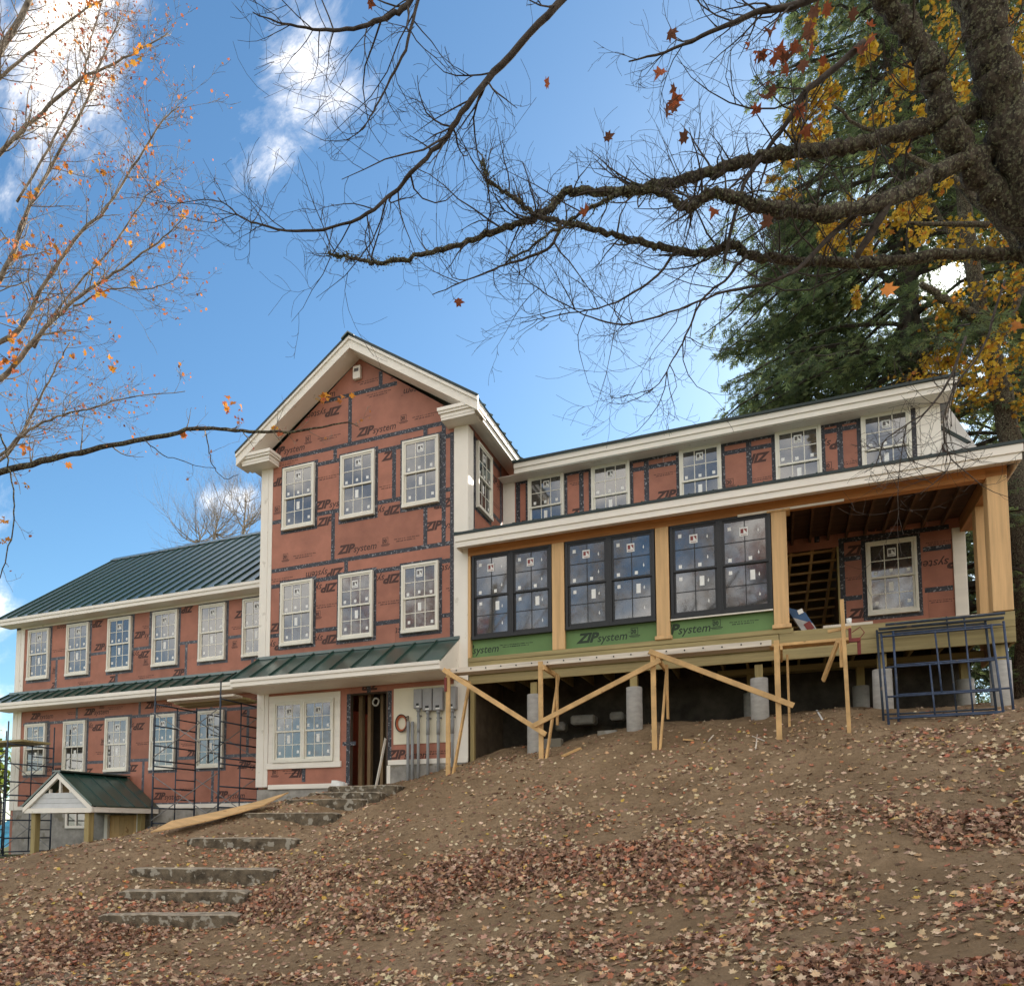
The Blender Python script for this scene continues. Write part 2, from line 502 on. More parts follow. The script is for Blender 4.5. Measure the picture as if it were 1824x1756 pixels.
def height(x, y, rough=True):
    x, y = np.asarray(x, float), np.asarray(y, float)
    sh = x.shape
    xf, yf = x.ravel(), y.ravel()
    z = np.empty_like(xf)
    n = len(ctrl)
    for s in range(0, len(xf), 20000):
        a, b = xf[s:s + 20000], yf[s:s + 20000]
        d2 = (a[:, None] - ctrl[None, :, 0]) ** 2 + (b[:, None] - ctrl[None, :, 1]) ** 2
        z[s:s + 20000] = (0.5 * d2 * np.log(d2 + 1e-9)) @ TW[:n] + TW[n] + TW[n + 1] * a + TW[n + 2] * b
    far = np.clip(0.12 * xf, -3.2, 3.0) + np.clip(0.05 * yf, -0.8, 1.5) - 1.2
    r = np.maximum(np.maximum(-18 - xf, xf - 15) / 9, np.maximum(-16 - yf, yf - 10) / 9)
    k = np.clip(r, 0, 1)
    k = k * k * (3 - 2 * k)
    z = np.clip(z, -4.5, 4.0) * (1 - k) + far * k
    if rough:
        z = z + (vnoise(xf, yf, 1.1, 1) - .5) * .07 + (vnoise(xf, yf, 3.1, 2) - .5) * .06 + (vnoise(xf, yf, 8.0, 3) - .5) * .034
    return z.reshape(sh)


def ground_hit(px, py):
    """where the line of sight through a pixel meets the terrain"""
    d = ray(px, py)
    t = np.linspace(3.0, 22.0, 800)
    P = CAM[None] + d[None] * t[:, None]
    below = P[:, 2] < height(P[:, 0], P[:, 1], False)
    i = int(np.argmax(below))
    return P[i]


def axis(lo, hi, fine_lo, fine_hi, step, grow):
    mid = np.arange(fine_lo, fine_hi + 1e-6, step)
    a, s, L = [], step, fine_lo
    while L > lo:
        s *= grow
        L -= s
        a.append(L)
    b, s, H = [], step, fine_hi
    while H < hi:
        s *= grow
        H += s
        b.append(H)
    return np.concatenate([a[::-1], mid, b])


gx = axis(-500, 500, -9, 12.5, 0.075, 1.10)
gy = axis(-500, 900, -12.5, 0.6, 0.06, 1.10)
GX, GY = np.meshgrid(gx, gy)
GZ = height(GX, GY)
nx, ny = len(gx), len(gy)
me = bpy.data.meshes.new('ground')
vv = np.stack([GX.ravel(), GY.ravel(), GZ.ravel()], 1)
idx = np.arange(nx * ny).reshape(ny, nx)
ff = np.stack([idx[:-1, :-1], idx[:-1, 1:], idx[1:, 1:], idx[1:, :-1]], -1).reshape(-1, 4)
me.vertices.add(len(vv))
me.vertices.foreach_set('co', vv.ravel())
me.loops.add(ff.size)
me.loops.foreach_set('vertex_index', ff.ravel())
me.polygons.add(len(ff))
me.polygons.foreach_set('loop_start', np.arange(0, ff.size, 4))
me.polygons.foreach_set('use_smooth', np.ones(len(ff), bool))
me.update()


def ground_mat():
    mt = bpy.data.materials.new('bare_earth')
    mt.use_nodes = True
    t = NT(mt.node_tree)
    P = t.n('ShaderNodeNewGeometry').outputs['Position']
    sep = t.n('ShaderNodeSeparateXYZ', i0=P)
    n1_ = t.n('ShaderNodeTexNoise', Vector=P, Scale=0.9, Detail=6.0).outputs['Fac']
    n2_ = t.n('ShaderNodeTexNoise', Vector=P, Scale=9.0, Detail=8.0, Roughness=0.7).outputs['Fac']
    n3_ = t.n('ShaderNodeTexNoise', Vector=P, Scale=55.0, Detail=6.0, Roughness=0.7).outputs['Fac']
    base = t.mix(t.ramp(n1_, [(0.35, 0.0), (0.65, 1.0)]), (0.235, 0.160, 0.092), (0.36, 0.255, 0.155))
    base = t.mix(t.ramp(n2_, [(0.40, 0.0), (0.70, 0.75)]), base, (0.165, 0.11, 0.063))
    # the worn drive along the foot of the bank: greyer, packed, with thin grass
    foot = t.math('ADD', t.math('MULTIPLY_ADD', sep.outputs[0], 0.16, 8.4), sep.outputs[1])
    foot = t.math('ADD', foot, t.math('MULTIPLY_ADD', n1_, 1.6, -0.8))
    drive = t.ramp(t.math('MULTIPLY_ADD', foot, -0.5, 0.5), [(0.3, 0.0), (0.75, 1.0)])
    dcol = t.mix(t.ramp(n2_, [(0.38, 0.0), (0.66, 1.0)]), (0.215, 0.17, 0.115), (0.335, 0.265, 0.185))
    base = t.mix(drive, base, dcol)
    # grass in the low ground left of the house and over the far land
    gm = t.math('ADD', t.math('MULTIPLY_ADD', sep.outputs[0], -0.55, -4.2), t.math('MULTIPLY_ADD', n1_, 2.4, -1.2))
    gm = t.math('ADD', gm, t.math('MULTIPLY', sep.outputs[1], 0.42))
    far_ = t.math('MULTIPLY', t.math('SUBTRACT', t.math('ABSOLUTE', t.math('ADD', sep.outputs[1], 5.0)), 12.0), 0.5)
    gm = t.math('MAXIMUM', gm, far_)
    gcol = t.mix(t.ramp(n2_, [(0.35, 0.0), (0.65, 1.0)]), (0.035, 0.045, 0.018), (0.09, 0.10, 0.04))
    base = t.mix(t.ramp(gm, [(0.35, 0.0), (0.65, 1.0)]), base, gcol)
    base = t.mix(t.ramp(n3_, [(0.56, 0.0), (0.72, 0.6)]), base, (0.42, 0.33, 0.23))
    base = t.mix(t.ramp(n3_, [(0.26, 0.7), (0.40, 0.0)]), base, (0.09, 0.064, 0.04))
    p = t.n('ShaderNodeBsdfPrincipled', Base__Color=base, Roughness=0.95)
    p.inputs['Specular IOR Level'].default_value = 0.15
    hsum = t.math('ADD', t.math('MULTIPLY', n2_, 1.0), t.math('MULTIPLY', n3_, 0.45))
    bp = t.n('ShaderNodeBump', Strength=1.0, Distance=0.05, Height=hsum)
    t.link(bp.outputs[0], p.inputs['Normal'])
    t.link(p.outputs[0], t.n('ShaderNodeOutputMaterial').inputs[0])
    return mt


me.materials.append(ground_mat())
ground = bpy.data.objects.new('ground', me)
COL.objects.link(ground)
tag(ground, 'brown earth bank and worn drive sloping up to the house', 'ground', kind='structure')

# ------------------------------------------------------------------ the house
house = thing('house', 'long house under construction, red sheathing, gabled tower, green metal roofs and timber porch', 'house')
WING_Y, MAIN_Y = 0.75, 2.25


def wall_fn(axis_, off):
    if axis_ == 'front':
        return lambda u, z, d: (u, off - d, z)
    return lambda u, z, d: (off + d, u, z)


TOWER, WING, MAIN, SIDE = wall_fn('front', 0.0), wall_fn('front', WING_Y), wall_fn('front', MAIN_Y), wall_fn('side', 0.0)


def clip(poly, a, b, c):
    """keep a*u + b*z <= c"""
    out = []
    for i in range(len(poly)):
        p, q = poly[i], poly[(i + 1) % len(poly)]
        sp, sq = a * p[0] + b * p[1] - c, a * q[0] + b * q[1] - c
        if sp <= 0:
            out.append(p)
        if sp * sq < 0:
            k = sp / (sp - sq)
            out.append((p[0] + (q[0] - p[0]) * k, p[1] + (q[1] - p[1]) * k))
    return out


def wbox(mb, fn, u0, u1, z0, z1, d0, d1):
    return mb.prism([(u0, z0), (u1, z0), (u1, z1), (u0, z1)], fn, d0, d1)


PANELS = []


def panel(fn, u0, u1, z0, z1, cuts=(), mt=None, d=(-0.011, 0.0)):
    poly = [(u0 + .002, z0 + .002), (u1 - .002, z0 + .002), (u1 - .002, z1 - .002), (u0 + .002, z1 - .002)]
    for c in cuts:
        poly = clip(poly, *c)
        if len(poly) < 3:
            return None
    o = MB().prism(poly, fn, *d).build('sheathing_panel', mt or ZIPRED, house)
    PANELS.append((fn, u0, u1, z0, z1, o))
    return o


def tape(fn, u0, z0, u1, z1, wd=0.10, mt=None, d=0.0018):
    if u0 == u1:
        poly = [(u0 - wd / 2, z0), (u0 + wd / 2, z0), (u0 + wd / 2, z1), (u0 - wd / 2, z1)]
    else:
        poly = [(u0, z0 - wd / 2), (u1, z1 - wd / 2), (u1, z1 + wd / 2), (u0, z0 + wd / 2)]
    return MB().prism(poly, fn, 0.0002, d).build('sheathing_tape', mt or TAPE, house)


# --- printing on the sheets
def text_mesh(body, size, offset=0.0, shear=0.0):
    cu = bpy.data.curves.new('t', 'FONT')
    cu.body, cu.size, cu.offset, cu.shear, cu.resolution_u = body, size, offset, shear, 2
    o = bpy.data.objects.new('t', cu)
    COL.objects.link(o)
    bpy.context.view_layer.update()
    me_ = bpy.data.meshes.new_from_object(o.evaluated_get(bpy.context.evaluated_depsgraph_get()))
    v = np.array([x.co[:] for x in me_.vertices])
    f = [tuple(p.vertices) for p in me_.polygons]
    bpy.data.objects.remove(o)
    bpy.data.curves.remove(cu)
    bpy.data.meshes.remove(me_)
    return v, f


def join_flat(parts):
    mb = MB()
    for (v, f), dx, dz, sx in parts:
        mb.add([(p[0] * sx + dx, 0.0, p[1] + dz) for p in v], f)
    return mb


tz, ts, tt, t30 = text_mesh('ZIP', 0.27, 0.014, 0.32), text_mesh('system', 0.235, 0.003, 0.22), text_mesh('TM', 0.035, 0.0), text_mesh('30', 0.12, 0.006)


def quad(x0, x1, z0, z1):
    return (np.array([(x0, z0, 0), (x1, z0, 0), (x1, z1, 0), (x0, z1, 0)]), [(0, 1, 2, 3)])


zw = tz[0][:, 0].max()
sw = ts[0][:, 0].max()
LOGO_W = zw * 1.05 + sw * .94 - 0.03


def print_meshes(ink):
    logo = join_flat([(tz, 0, 0.0, 1.05), (ts, zw * 1.05 - 0.045, -0.015, 0.94), (tt, LOGO_W, 0.11, 1.0)]).mesh('print', ink)
    r = random.Random(3)
    cap = []
    for row, (z, h, n, x1) in enumerate([(0.055, 0.026, 11, 0.62), (0.0, 0.03, 9, 0.52)]):
        x = 0.0 if row == 0 else 0.06
        while x < x1:
            wd = r.choice([0.012, 0.02, 0.028])
            cap.append((quad(x, x + wd, z, z + h * r.uniform(.7, 1)), 0, 0, 1))
            x += wd + r.choice([0.007, 0.008, 0.022])
    capm = join_flat(cap).mesh('print', ink)
    icon = join_flat([(quad(0, .15, 0, .012), 0, 0, 1), (quad(0, .15, .138, .15), 0, 0, 1), (quad(0, .012, .012, .138), 0, 0, 1), (quad(.138, .15, .012, .138), 0, 0, 1),
                      (t30, .012, .03, .82), (quad(-.04, .19, -.03, -.012), 0, 0, 1), (quad(-.02, .17, -.052, -.04), 0, 0, 1)]).mesh('print', ink)
    return logo, capm, icon


PR_RED, PR_GREEN = print_meshes(INK), print_meshes(INKG)


def stamp(fn, u, z, kind=0, flip=False, inks=None, s=1.0, axis_='front', off=0.0):
    """print on the sheet below it; u, z is the lower left corner as read"""
    host = None
    for (g, u0, u1, z0, z1, o) in PANELS:
        if g is fn and u0 - .05 <= u + (-.2 if flip else (.65 if inks and kind == 0 else .2)) <= u1 + .05 and z0 - .02 <= z + (-.05 if flip else .05) <= z1 + .02:
            host = o
            break
    if host is None:
        return
    src = (inks or PR_RED)[kind]
    sg = -1 if flip else 1
    hu0, hu1, hz0, hz1 = [q[1:5] for q in PANELS if q[5] is host][0]
    lim = [((1, 0), (hu0 + .01 - u) * sg / s), ((1, 0), (hu1 - .01 - u) * sg / s), ((0, 1), (hz0 + .01 - z) * sg / s), ((0, 1), (hz1 - .01 - z) * sg / s)]
    lo_u, hi_u = sorted((lim[0][1], lim[1][1]))
    lo_z, hi_z = sorted((lim[2][1], lim[3][1]))
    planes = [((-1, 0), -lo_u), ((1, 0), hi_u), ((0, -1), -lo_z), ((0, 1), hi_z)]
    if fn is TOWER and z > 7.9:
        for a_, b_, c_ in GCUT:
            planes.append(((a_ * sg * s, b_ * sg * s), c_ - a_ * u - b_ * z - .01))
    vx = np.array([v.co[:] for v in src.vertices])[:, [0, 2]]
    need = [(n_, c_) for n_, c_ in planes if (vx @ np.array(n_)).max() > c_]
    if need:
        bm = bmesh.new()
        bm.from_mesh(src)
        for n_, c_ in need:
            ln = math.hypot(*n_)
            nv = Vector((n_[0] / ln, 0, n_[1] / ln))
            bmesh.ops.bisect_plane(bm, geom=bm.verts[:] + bm.edges[:] + bm.faces[:], plane_co=nv * (c_ / ln), plane_no=nv, clear_outer=True)
        if not bm.faces:
            bm.free()
            return
        src = src.copy()
        bm.to_mesh(src)
        bm.free()
    o = bpy.data.objects.new('print', src)
    o['kind'] = 'stuff'
    o.location = fn(u, z, 0.0009)
    ry = math.pi if flip else 0.0
    o.rotation_euler = (0, ry, 0) if axis_ == 'front' else (0, ry, math.pi / 2)
    o.scale = (s, s, s)
    COL.objects.link(o)
    o.parent = host


# --- windows
WIN_CACHE = {}


def win_meshes(w_, h_, cols, style):
    key = (round(w_, 3), round(h_, 3), cols, style)
    if key in WIN_CACHE:
        return WIN_CACHE[key]
    fm = WFRAME if style == 'white' else BFRAME
    fw, sw_, dp = (0.048, 0.040, 0.075) if style == 'white' else (0.052, 0.042, 0.075)
    L = lambda u, z, d: (u, -d, z)
    mb = MB()
    wbox(mb, L, 0, fw, 0.07, h_, 0, dp)
    wbox(mb, L, w_ - fw, w_, 0.07, h_, 0, dp)
    wbox(mb, L, fw, w_ - fw, h_ - fw, h_, 0, dp - .002)
    wbox(mb, L, -0.004, w_ + 0.004, 0, 0.068, 0, dp + .012)
    frame = mb.mesh('window', fm)
    iu0, iu1, iz0, iz1 = fw, w_ - fw, 0.07, h_ - fw
    mid = (iz0 + iz1) / 2
    sashes, grilles, panes = [], [], []
    pane_me = None
    bar = 0.017
    for lo, (z0, z1, d0, d1) in enumerate([(mid - .02, iz1, .030, .056), (iz0, mid + .02, .004, .028)]):
        s = MB()
        wbox(s, L, iu0, iu0 + sw_, z0, z1, d0, d1)
        wbox(s, L, iu1 - sw_, iu1, z0, z1, d0, d1)
        wbox(s, L, iu0 + sw_, iu1 - sw_, z0, z0 + (sw_ if lo == 0 else sw_ * 1.35), d0, d1 - .001)
        wbox(s, L, iu0 + sw_, iu1 - sw_, z1 - sw_, z1, d0, d1 - .001)
        sashes.append(s.mesh('sash', fm))
        gu0, gu1, gz0, gz1 = iu0 + sw_, iu1 - sw_, z0 + (sw_ if lo == 0 else sw_ * 1.35), z1 - sw_
        g = MB()
        for c in range(1, cols):
            u = gu0 + (gu1 - gu0) * c / cols
            wbox(g, L, u - bar / 2, u + bar / 2, gz0, gz1, d0 + .008, d1 - .008)
        zm = (gz0 + gz1) / 2
        wbox(g, L, gu0, gu1, zm - bar / 2, zm + bar / 2, d0 + .0085, d1 - .0085)
        grilles.append(g.mesh('grille', fm))
        for rr in range(2):
            for c in range(cols):
                panes.append((gu0 + (gu1 - gu0) * c / cols, gz0 + (gz1 - gz0) * rr / 2, (gu1 - gu0) / cols, (gz1 - gz0) / 2, d0 + .010, lo, rr, c))
    pane_data = {}
    out = []
    for (u, z, pw, ph, d, lo, rr, c) in panes:
        k = round(ph, 4)
        if k not in pane_data:
            pane_data[k] = wbox(MB(), L, 0, pw, 0, ph, -.004, 0).mesh('pane', GLASS)
        out.append((u, z, pw, ph, d, lo, rr, c, pane_data[k]))
    WIN_CACHE[key] = (frame, sashes, grilles, out)
    return WIN_CACHE[key]


def sticker_mesh(w_, h_, mt=None):
    return wbox(MB(), lambda u, z, d: (u, -d, z), 0, w_, 0, h_, 0, .0012).mesh('sticker', mt or STICK)


ST_SQ, ST_TALL, ST_SMALL, ST_DIA = sticker_mesh(.062, .07), sticker_mesh(.085, .19), sticker_mesh(.03, .045), None
_d = MB()
_d.prism([(0, .03), (.014, 0), (.028, .03), (.014, .085)], lambda u, z, d: (u, -d, z), 0, .0012)
ST_DIA = _d.mesh('sticker', STICK)


def label_mesh(red=False):
    mb = MB()
    L = lambda u, z, d: (u, -d, z)
    wbox(mb, L, 0, .15, 0, .17, 0, .001)
    mb.mi = 1
    wbox(mb, L, .018, .07, .055, .14, .001, .0016)
    mb.prism([(.075, .14), (.132, .055), (.132, .14)], L, .001, .0016)
    wbox(mb, L, .02, .13, .02, .032, .001, .0016)
    return mb.mesh('glass_label', [STICK, STICKR if red else STICKD])


LAB, LABR = label_mesh(), label_mesh(True)
WR = random.Random(11)


def window(fn, u, z, w_, h_, cols=3, style='white', rotz=0.0, taped=True, tmat=None, marks=True, label=None, base_d=0.0):
    frame, sashes, grilles, panes = win_meshes(w_, h_, cols, style)
    root = put('window', frame, fn(u, z, base_d), house, rotz)
    if label:
        root['label'] = label
    for s in sashes:
        put('sash', s, (0, 0, 0), root)
    for g in grilles:
        put('grille', g, (0, 0, 0), root)
    for (pu, pz, pw, ph, d, lo, rr, c, pm) in panes:
        put('pane', pm, (pu, -d, pz), root)
        if not marks:
            continue
        y = -d - .0008
        if style == 'white':
            if lo == 0 and rr == 1 and c == 1:
                put('glass_label', LAB, (pu + pw / 2 - .075 + WR.uniform(-.02, .02), y, pz + ph / 2 - .08 + WR.uniform(-.03, .03)), root)
            elif lo == 0 and rr == 0:
                put('sticker', ST_SQ, (pu + pw * (.3, .42, .66)[c] - .03 + WR.uniform(-.015, .015), y, pz + .03 + WR.uniform(0, .04)), root)
            elif lo == 1 and rr == 1 and c == 1:
                put('sticker', ST_TALL, (pu + pw / 2 - .05 + WR.uniform(-.02, .02), y, pz + .04), root)
            elif lo == 1 and rr == 0 and c != 1:
                put('sticker', ST_SQ, (pu + pw * (.35 if c == 0 else .7) - .03, y, pz + .05 + WR.uniform(0, .05)), root)
        else:
            if lo == 0 and rr == 1 and c == 0:
                put('sticker', ST_SQ, (pu + .06, y, pz + ph - .16), root)
                put('glass_label', LABR, (pu + pw - .09, y - .009, pz + .10), root)
            elif lo == 0 and rr == 0:
                put('sticker', ST_SQ, (pu + pw * .25 - .03, y, pz + .03), root)
            elif lo == 1 and rr == 1 and c == 0:
                put('sticker', ST_SQ, (pu + .06, y, pz + ph - .16), root)
            elif lo == 1 and rr == 1:
                put('sticker', ST_TALL, (pu + .08, y, pz + ph - .30), root)
            if c == 1:
                put('sticker', ST_DIA, (pu + pw * .62, y, pz + ph * .35 + WR.uniform(-.03, .03)), root)
    if taped:
        e, q = .075, .008
        tm = tmat or TAPE
        for a in ((u - e / 2, z - e, u - e / 2, z + h_ + e), (u + w_ + e / 2, z - e, u + w_ + e / 2, z + h_ + e)):
            tape(fn, *a, wd=e, mt=tm, d=.0032)
        for zz in (z - e / 2, z + h_ + e / 2):
            tape(fn, u - .0, zz, u + w_ + .0, zz, wd=e, mt=tm, d=.0032)
    return root


# --- tower: sheets, tape, print
RS = (10.10 - 8.05) / 2.755      # gable slope of the wall line
GCUT = [(RS, 1.0, 10.10 + RS * -2.755), (-RS, 1.0, 10.10 - RS * -2.755)]
rows = [(2.45, 3.67, [-4.2, -1.75]), (3.67, 4.89, [-3.1, -.9]), (4.89, 5.28, [-3.06]), (5.28, 6.50, [-3.43, -1.01]), (6.50, 7.73, [-4.3, -1.81]),
        (7.73, 8.06, [-3.4, -1.02]), (8.06, 9.27, [-3.0]), (9.27, 10.2, [-2.18])]
for z0, z1, seams in rows:
    us = [-5.50] + seams + [-0.01]
    for a, b in zip(us[:-1], us[1:]):
        panel(TOWER, a, b, z0, z1, GCUT)
for a, b, z0, z1 in [(-5.5, -4.15, .02, 1.24), (-4.15, -2.9, .02, 1.24), (-5.5, -2.9, 1.24, 2.45), (-2.9, -1.94, 2.08, 2.45), (-1.94, -.01, .44, 1.24), (-1.94, -.01, 1.24, 2.45)]:
    panel(TOWER, a, b, z0, z1)
for z, u0, u1 in [(9.27, -3.75, -1.75), (8.06, -5.2, -.35), (7.73, -3.9, -.35), (6.50, -5.2, -.35), (5.28, -5.2, -.35), (4.89, -5.2, -.35), (3.67, -5.2, -.35), (2.45, -5.2, -.3)]:
    tape(TOWER, u0, z, u1, z)
for u, z0, z1 in [(-3.0, 8.11, 9.22), (-2.18, 9.32, 9.66), (-3.4, 7.78, 8.01), (-1.02, 7.78, 8.01), (-1.81, 6.55, 7.68), (-3.43, 5.33, 6.45), (-1.01, 5.33, 6.45), (-3.06, 4.94, 5.23),
                  (-.56, 5.33, 8.01), (-4.15, .1, .42), (-2.42, 2.1, 2.4), (-2.95, .02, 2.1), (-1.88, .44, 2.1), (-.56, 8.11, 8.45)]:
    tape(TOWER, u, z0, u, z1, d=.0024)
for (a, b) in [(3.05, 7.8)]:
    tape(TOWER, -.36, a, -.36, b, .09, d=.0028)
tape(TOWER, -3.1, .95, -2.75, .95, .09)
for z in (9.35, 8.15, 6.6, 5.4):
    pass
for args in [(-2.80, 8.20), (-5.30, 8.20), (-3.28, 5.44), (-6.0, 5.44), (-4.45, 9.36), (-3.96, 6.62), (-2.12, 7.48), (-3.88, 6.20), (-1.05, 5.64), (-4.55, .22), (-1.93, .56), (-1.9, 9.42), (-5.2, 3.78)]:
    stamp(TOWER, *args)
for args in [(-.55, 9.06), (-3.25, 9.06), (-3.15, 5.10), (-3.30, 4.76), (-1.62, 4.76), (-1.62, 6.36), (-3.25, 3.52), (-1.0, 3.50), (-2.15, 2.34), (.15, 4.78), (-.35, 6.3), (-4.75, 7.6), (-4.6, 3.5)]:
    stamp(TOWER, *args, 0, True)
for args in [(-2.55, 9.08), (-2.8, 9.45), (-3.9, 7.32), (-2.2, 6.80), (-1.35, 8.28), (-3.9, 8.30), (-1.8, 5.50), (-4.55, 5.5), (-2.2, 4.08), (-5.2, 5.0), (-3.9, 4.2), (-4.75, .3), (-1.0, .62), (-.5, 4.2), (-5.1, 7.9)]:
    stamp(TOWER, *args, 1)
for args in [(-1.65, 8.32), (-4.25, 8.36), (-2.10, 5.50), (-4.85, 5.52), (-5.12, 6.75), (-3.9, 4.0), (-1.1, 7.86), (-5.05, .28)]:
    stamp(TOWER, *args, 2)
TW_WIN = [(-4.855, 6.23), (-3.21, 6.23), (-1.573, 6.24), (-4.858, 3.37), (-3.225, 3.36), (-1.575, 3.355)]
for i, (u, z) in enumerate(TW_WIN):
    window(TOWER, u, z, .905, 1.555)
# side wall of the tower
for a, b, z0, z1 in [(0.0, 2.24, 5.2, 6.5), (0.0, 2.24, 6.5, 7.73), (0.0, 2.24, 7.73, 8.06)]:
    panel(SIDE, a, b, z0, z1)
tape(SIDE, .40, 5.4, .40, 7.95, .10)
tape(SIDE, 2.16, 5.4, 2.16, 7.95, .12)
tape(SIDE, .3, 6.5, 2.1, 6.5)
tape(SIDE, .3, 7.80, 2.1, 7.80)
window(SIDE, .52, 6.23, .905, 1.555, rotz=math.pi / 2)
stamp(SIDE, 1.45, 7.3, 0, axis_='side')
stamp(SIDE, 1.5, 6.75, 1, axis_='side')

# trim of the tower
def part_box(name, mt, x0, x1, y0, y1, z0, z1, bevel=0.004):
    return MB().box(x0, x1, y0, y1, z0, z1).build(name, mt, house, bevel=bevel)


part_box('corner_board', TRIM, -5.515, -5.30, -.028, .20, 0.0, 7.88)
part_box('corner_board', TRIM, -5.298, -5.18, -.020, .0, 0.0, 7.88)
part_box('corner_board', TRIM, -.30, .03, -.030, -.001, .45, 7.88)
part_box('corner_board', TRIM, .012, .034, -.001, .30, 4.9, 7.88)
part_box('water_table', TRIMX, -5.15, -2.95, -.03, .0, -.06, .05)
part_box('water_table', TRIMX, -1.90, .02, -.035, .0, .42, .53)
part_box('water_table', TRIM, -1.93, -1.84, -.034, .0, -.05, .41)
# cornice returns with a stepped crown
for x0, x1 in ((-5.90, -4.95), (-.52, .41)):
    for k, (g, z0, z1) in enumerate([(0.0, 8.075, 8.15), (-.025, 8.02, 8.073), (-.06, 7.94, 8.018), (-.07, 7.88, 7.938)]):
        MB().box(x0 - g * -1 if False else x0 - g, x1 + g, -.46 - g, -.001, z0, z1).build('cornice_return', TRIMX, house)
# roof: two slopes of standing-seam sheets running down from the ridge
RX, RZ, EX, EZ = -2.755, 10.40, 3.20, 8.19
SL = (RZ - EZ) / EX
SNAP = .435


def seam_roof(p0, run, slope, n, wdt, th=.014, name='roof_panel', rib=.042, rw=.026):
    """n metal sheets side by side: p0 lower first corner, run = direction along the eave (unit), slope = vector from eave to ridge"""
    run, slope = np.array(run, float), np.array(slope, float)
    nrm = np.cross(run, slope)
    nrm /= np.linalg.norm(nrm)
    if nrm[2] < 0:
        nrm = -nrm
    mb = MB()
    z0 = np.zeros(3)
    a = [z0, run * (wdt - .002), run * (wdt - .002) + slope, slope]
    mb.hexa([q - nrm * th for q in a], a)
    b = [z0, run * rw, run * rw + slope, slope]
    mb.hexa([q + nrm * .0005 for q in b], [q + nrm * rib for q in b])
    me_ = mb.mesh(name, ROOFG)
    for k in range(n):
        put(name, me_, np.array(p0, float) + run * wdt * k, house)
    return nrm


seam_roof((RX - EX, -.50, EZ), (0, 1, 0), (EX, 0, EX * SL), 15, SNAP)
seam_roof((RX + EX, -.50, EZ), (0, 1, 0), (-EX, 0, EX * SL), 15, SNAP)
MB().prism([(RX - .17, RZ - .10), (RX, RZ + .02), (RX + .17, RZ - .10), (RX + .17, RZ - .075), (RX, RZ + .055), (RX - .17, RZ - .075)], lambda u, z, d: (u, d, z), -.56, 6.0).build('ridge_cap', ROOFG, house)
# rakes
for s in (-1, 1):
    ex, px_ = RX + s * EX, RX
    for (t0, t1, ya, yb) in [(-.02, -.095, -.50, -.44), (-.097, -.30, -.465, -.42)]:
        lo = [(ex - s * .0, ya, EZ + t1), (px_, ya, RZ + t1), (px_, yb, RZ + t1), (ex, yb, EZ + t1)]
        hi = [(x, y, z + (t0 - t1)) for x, y, z in lo]
        MB().hexa(lo, hi).build('rake_board', TRIMX, house)
    lo = [(ex, -.42, EZ - .30), (px_, -.42, RZ - .30), (px_, 0.0, RZ - .30), (ex, 0.0, EZ - .30)]
    MB().hexa(lo, [(x, y, z + .02) for x, y, z in lo]).build('rake_soffit', TRIM, house)
    lo = [(ex, -.515, EZ - .018), (px_, -.515, RZ - .018), (px_, -.44, RZ - .018), (ex, -.44, EZ - .018)]
    MB().hexa(lo, [(x, y, z + .055) for x, y, z in lo]).build('drip_edge', ROOFK, house)
    # side eaves
    x = ex - s * .03
    MB().box(min(x, x - s * .03), max(x, x - s * .03), -.42, 6.0, EZ - .17, EZ - .02).build('fascia', TRIM, house)
    MB().box(min(x - s * .031, RX + s * 2.755), max(x - s * .031, RX + s * 2.755), .0, 6.0, EZ - .20, EZ - .185).build('soffit', TRIM, house)
    if s > 0:
        MB().box(x - .10, x - .032, .0, 6.0, EZ - .30, EZ - .201).build('frieze', TRIM, house)
# the light box under the peak
lampbox = thing('junction_box', 'small white junction box on the red gable under the peak', 'junction box', (-2.79, 0, 9.58))
MB().box(-2.89, -2.69, -.09, -.003, 9.58, 9.90).build('box', TRIM, lampbox, bevel=.01)
MB().box(-2.85, -2.73, -.094, -.0905, 9.75, 9.83).build('cover', STICKD, lampbox)

# pent roof over the tower door
PX0, PX1, PY, PZ = -5.50, -.18, -1.0, 2.45
npan = 10
seam_roof((PX0, PY, PZ), (1, 0, 0), (0, 1.0, .67), npan, (PX1 - PX0) / npan)
MB().box(PX0 - .02, PX1 + .02, -.05, -.004, 3.10, 3.17).build('flashing', ROOFG, house)
part_box('fascia', TRIMX, PX0, PX1, PY - .02, PY + .02, PZ - .19, PZ - .022)
part_box('fascia', TRIMX, PX0, PX1, PY - .045, PY - .022, PZ - .085, PZ - .012)
part_box('soffit', TRIM, PX0 + .02, PX1 - .02, PY + .021, -.001, PZ - .205, PZ - .19)
MB().prism([(PY + .02, PZ - .19), (-.031, PZ - .19), (-.031, PZ + .62), (PY + .02, PZ - .03)], lambda u, z, d: (d, u, z), PX1 - .03, PX1 - .002).build('pent_cheek', TRIM, house)
MB().prism([(PY + .02, PZ - .19), (-.031, PZ - .19), (-.031, PZ + .62), (PY + .02, PZ - .03)], lambda u, z, d: (d, u, z), PX0 + .002, PX0 + .03).build('pent_cheek', TRIM, house)

# large double window left of the door, in a broad casing
for x0, x1, z0, z1 in [(-5.16, -3.16, 2.03, 2.18), (-5.16, -5.00, .565, 2.028), (-3.32, -3.16, .565, 2.028)]:
    part_box('casing', TRIMX, x0, x1, -.028, -.001, z0, z1)
part_box('casing', TRIM, -5.20, -3.12, -.055, -.001, .42, .56)
for u in (-4.995, -4.158):
    window(TOWER, u, .565, .834, 1.46, taped=False)

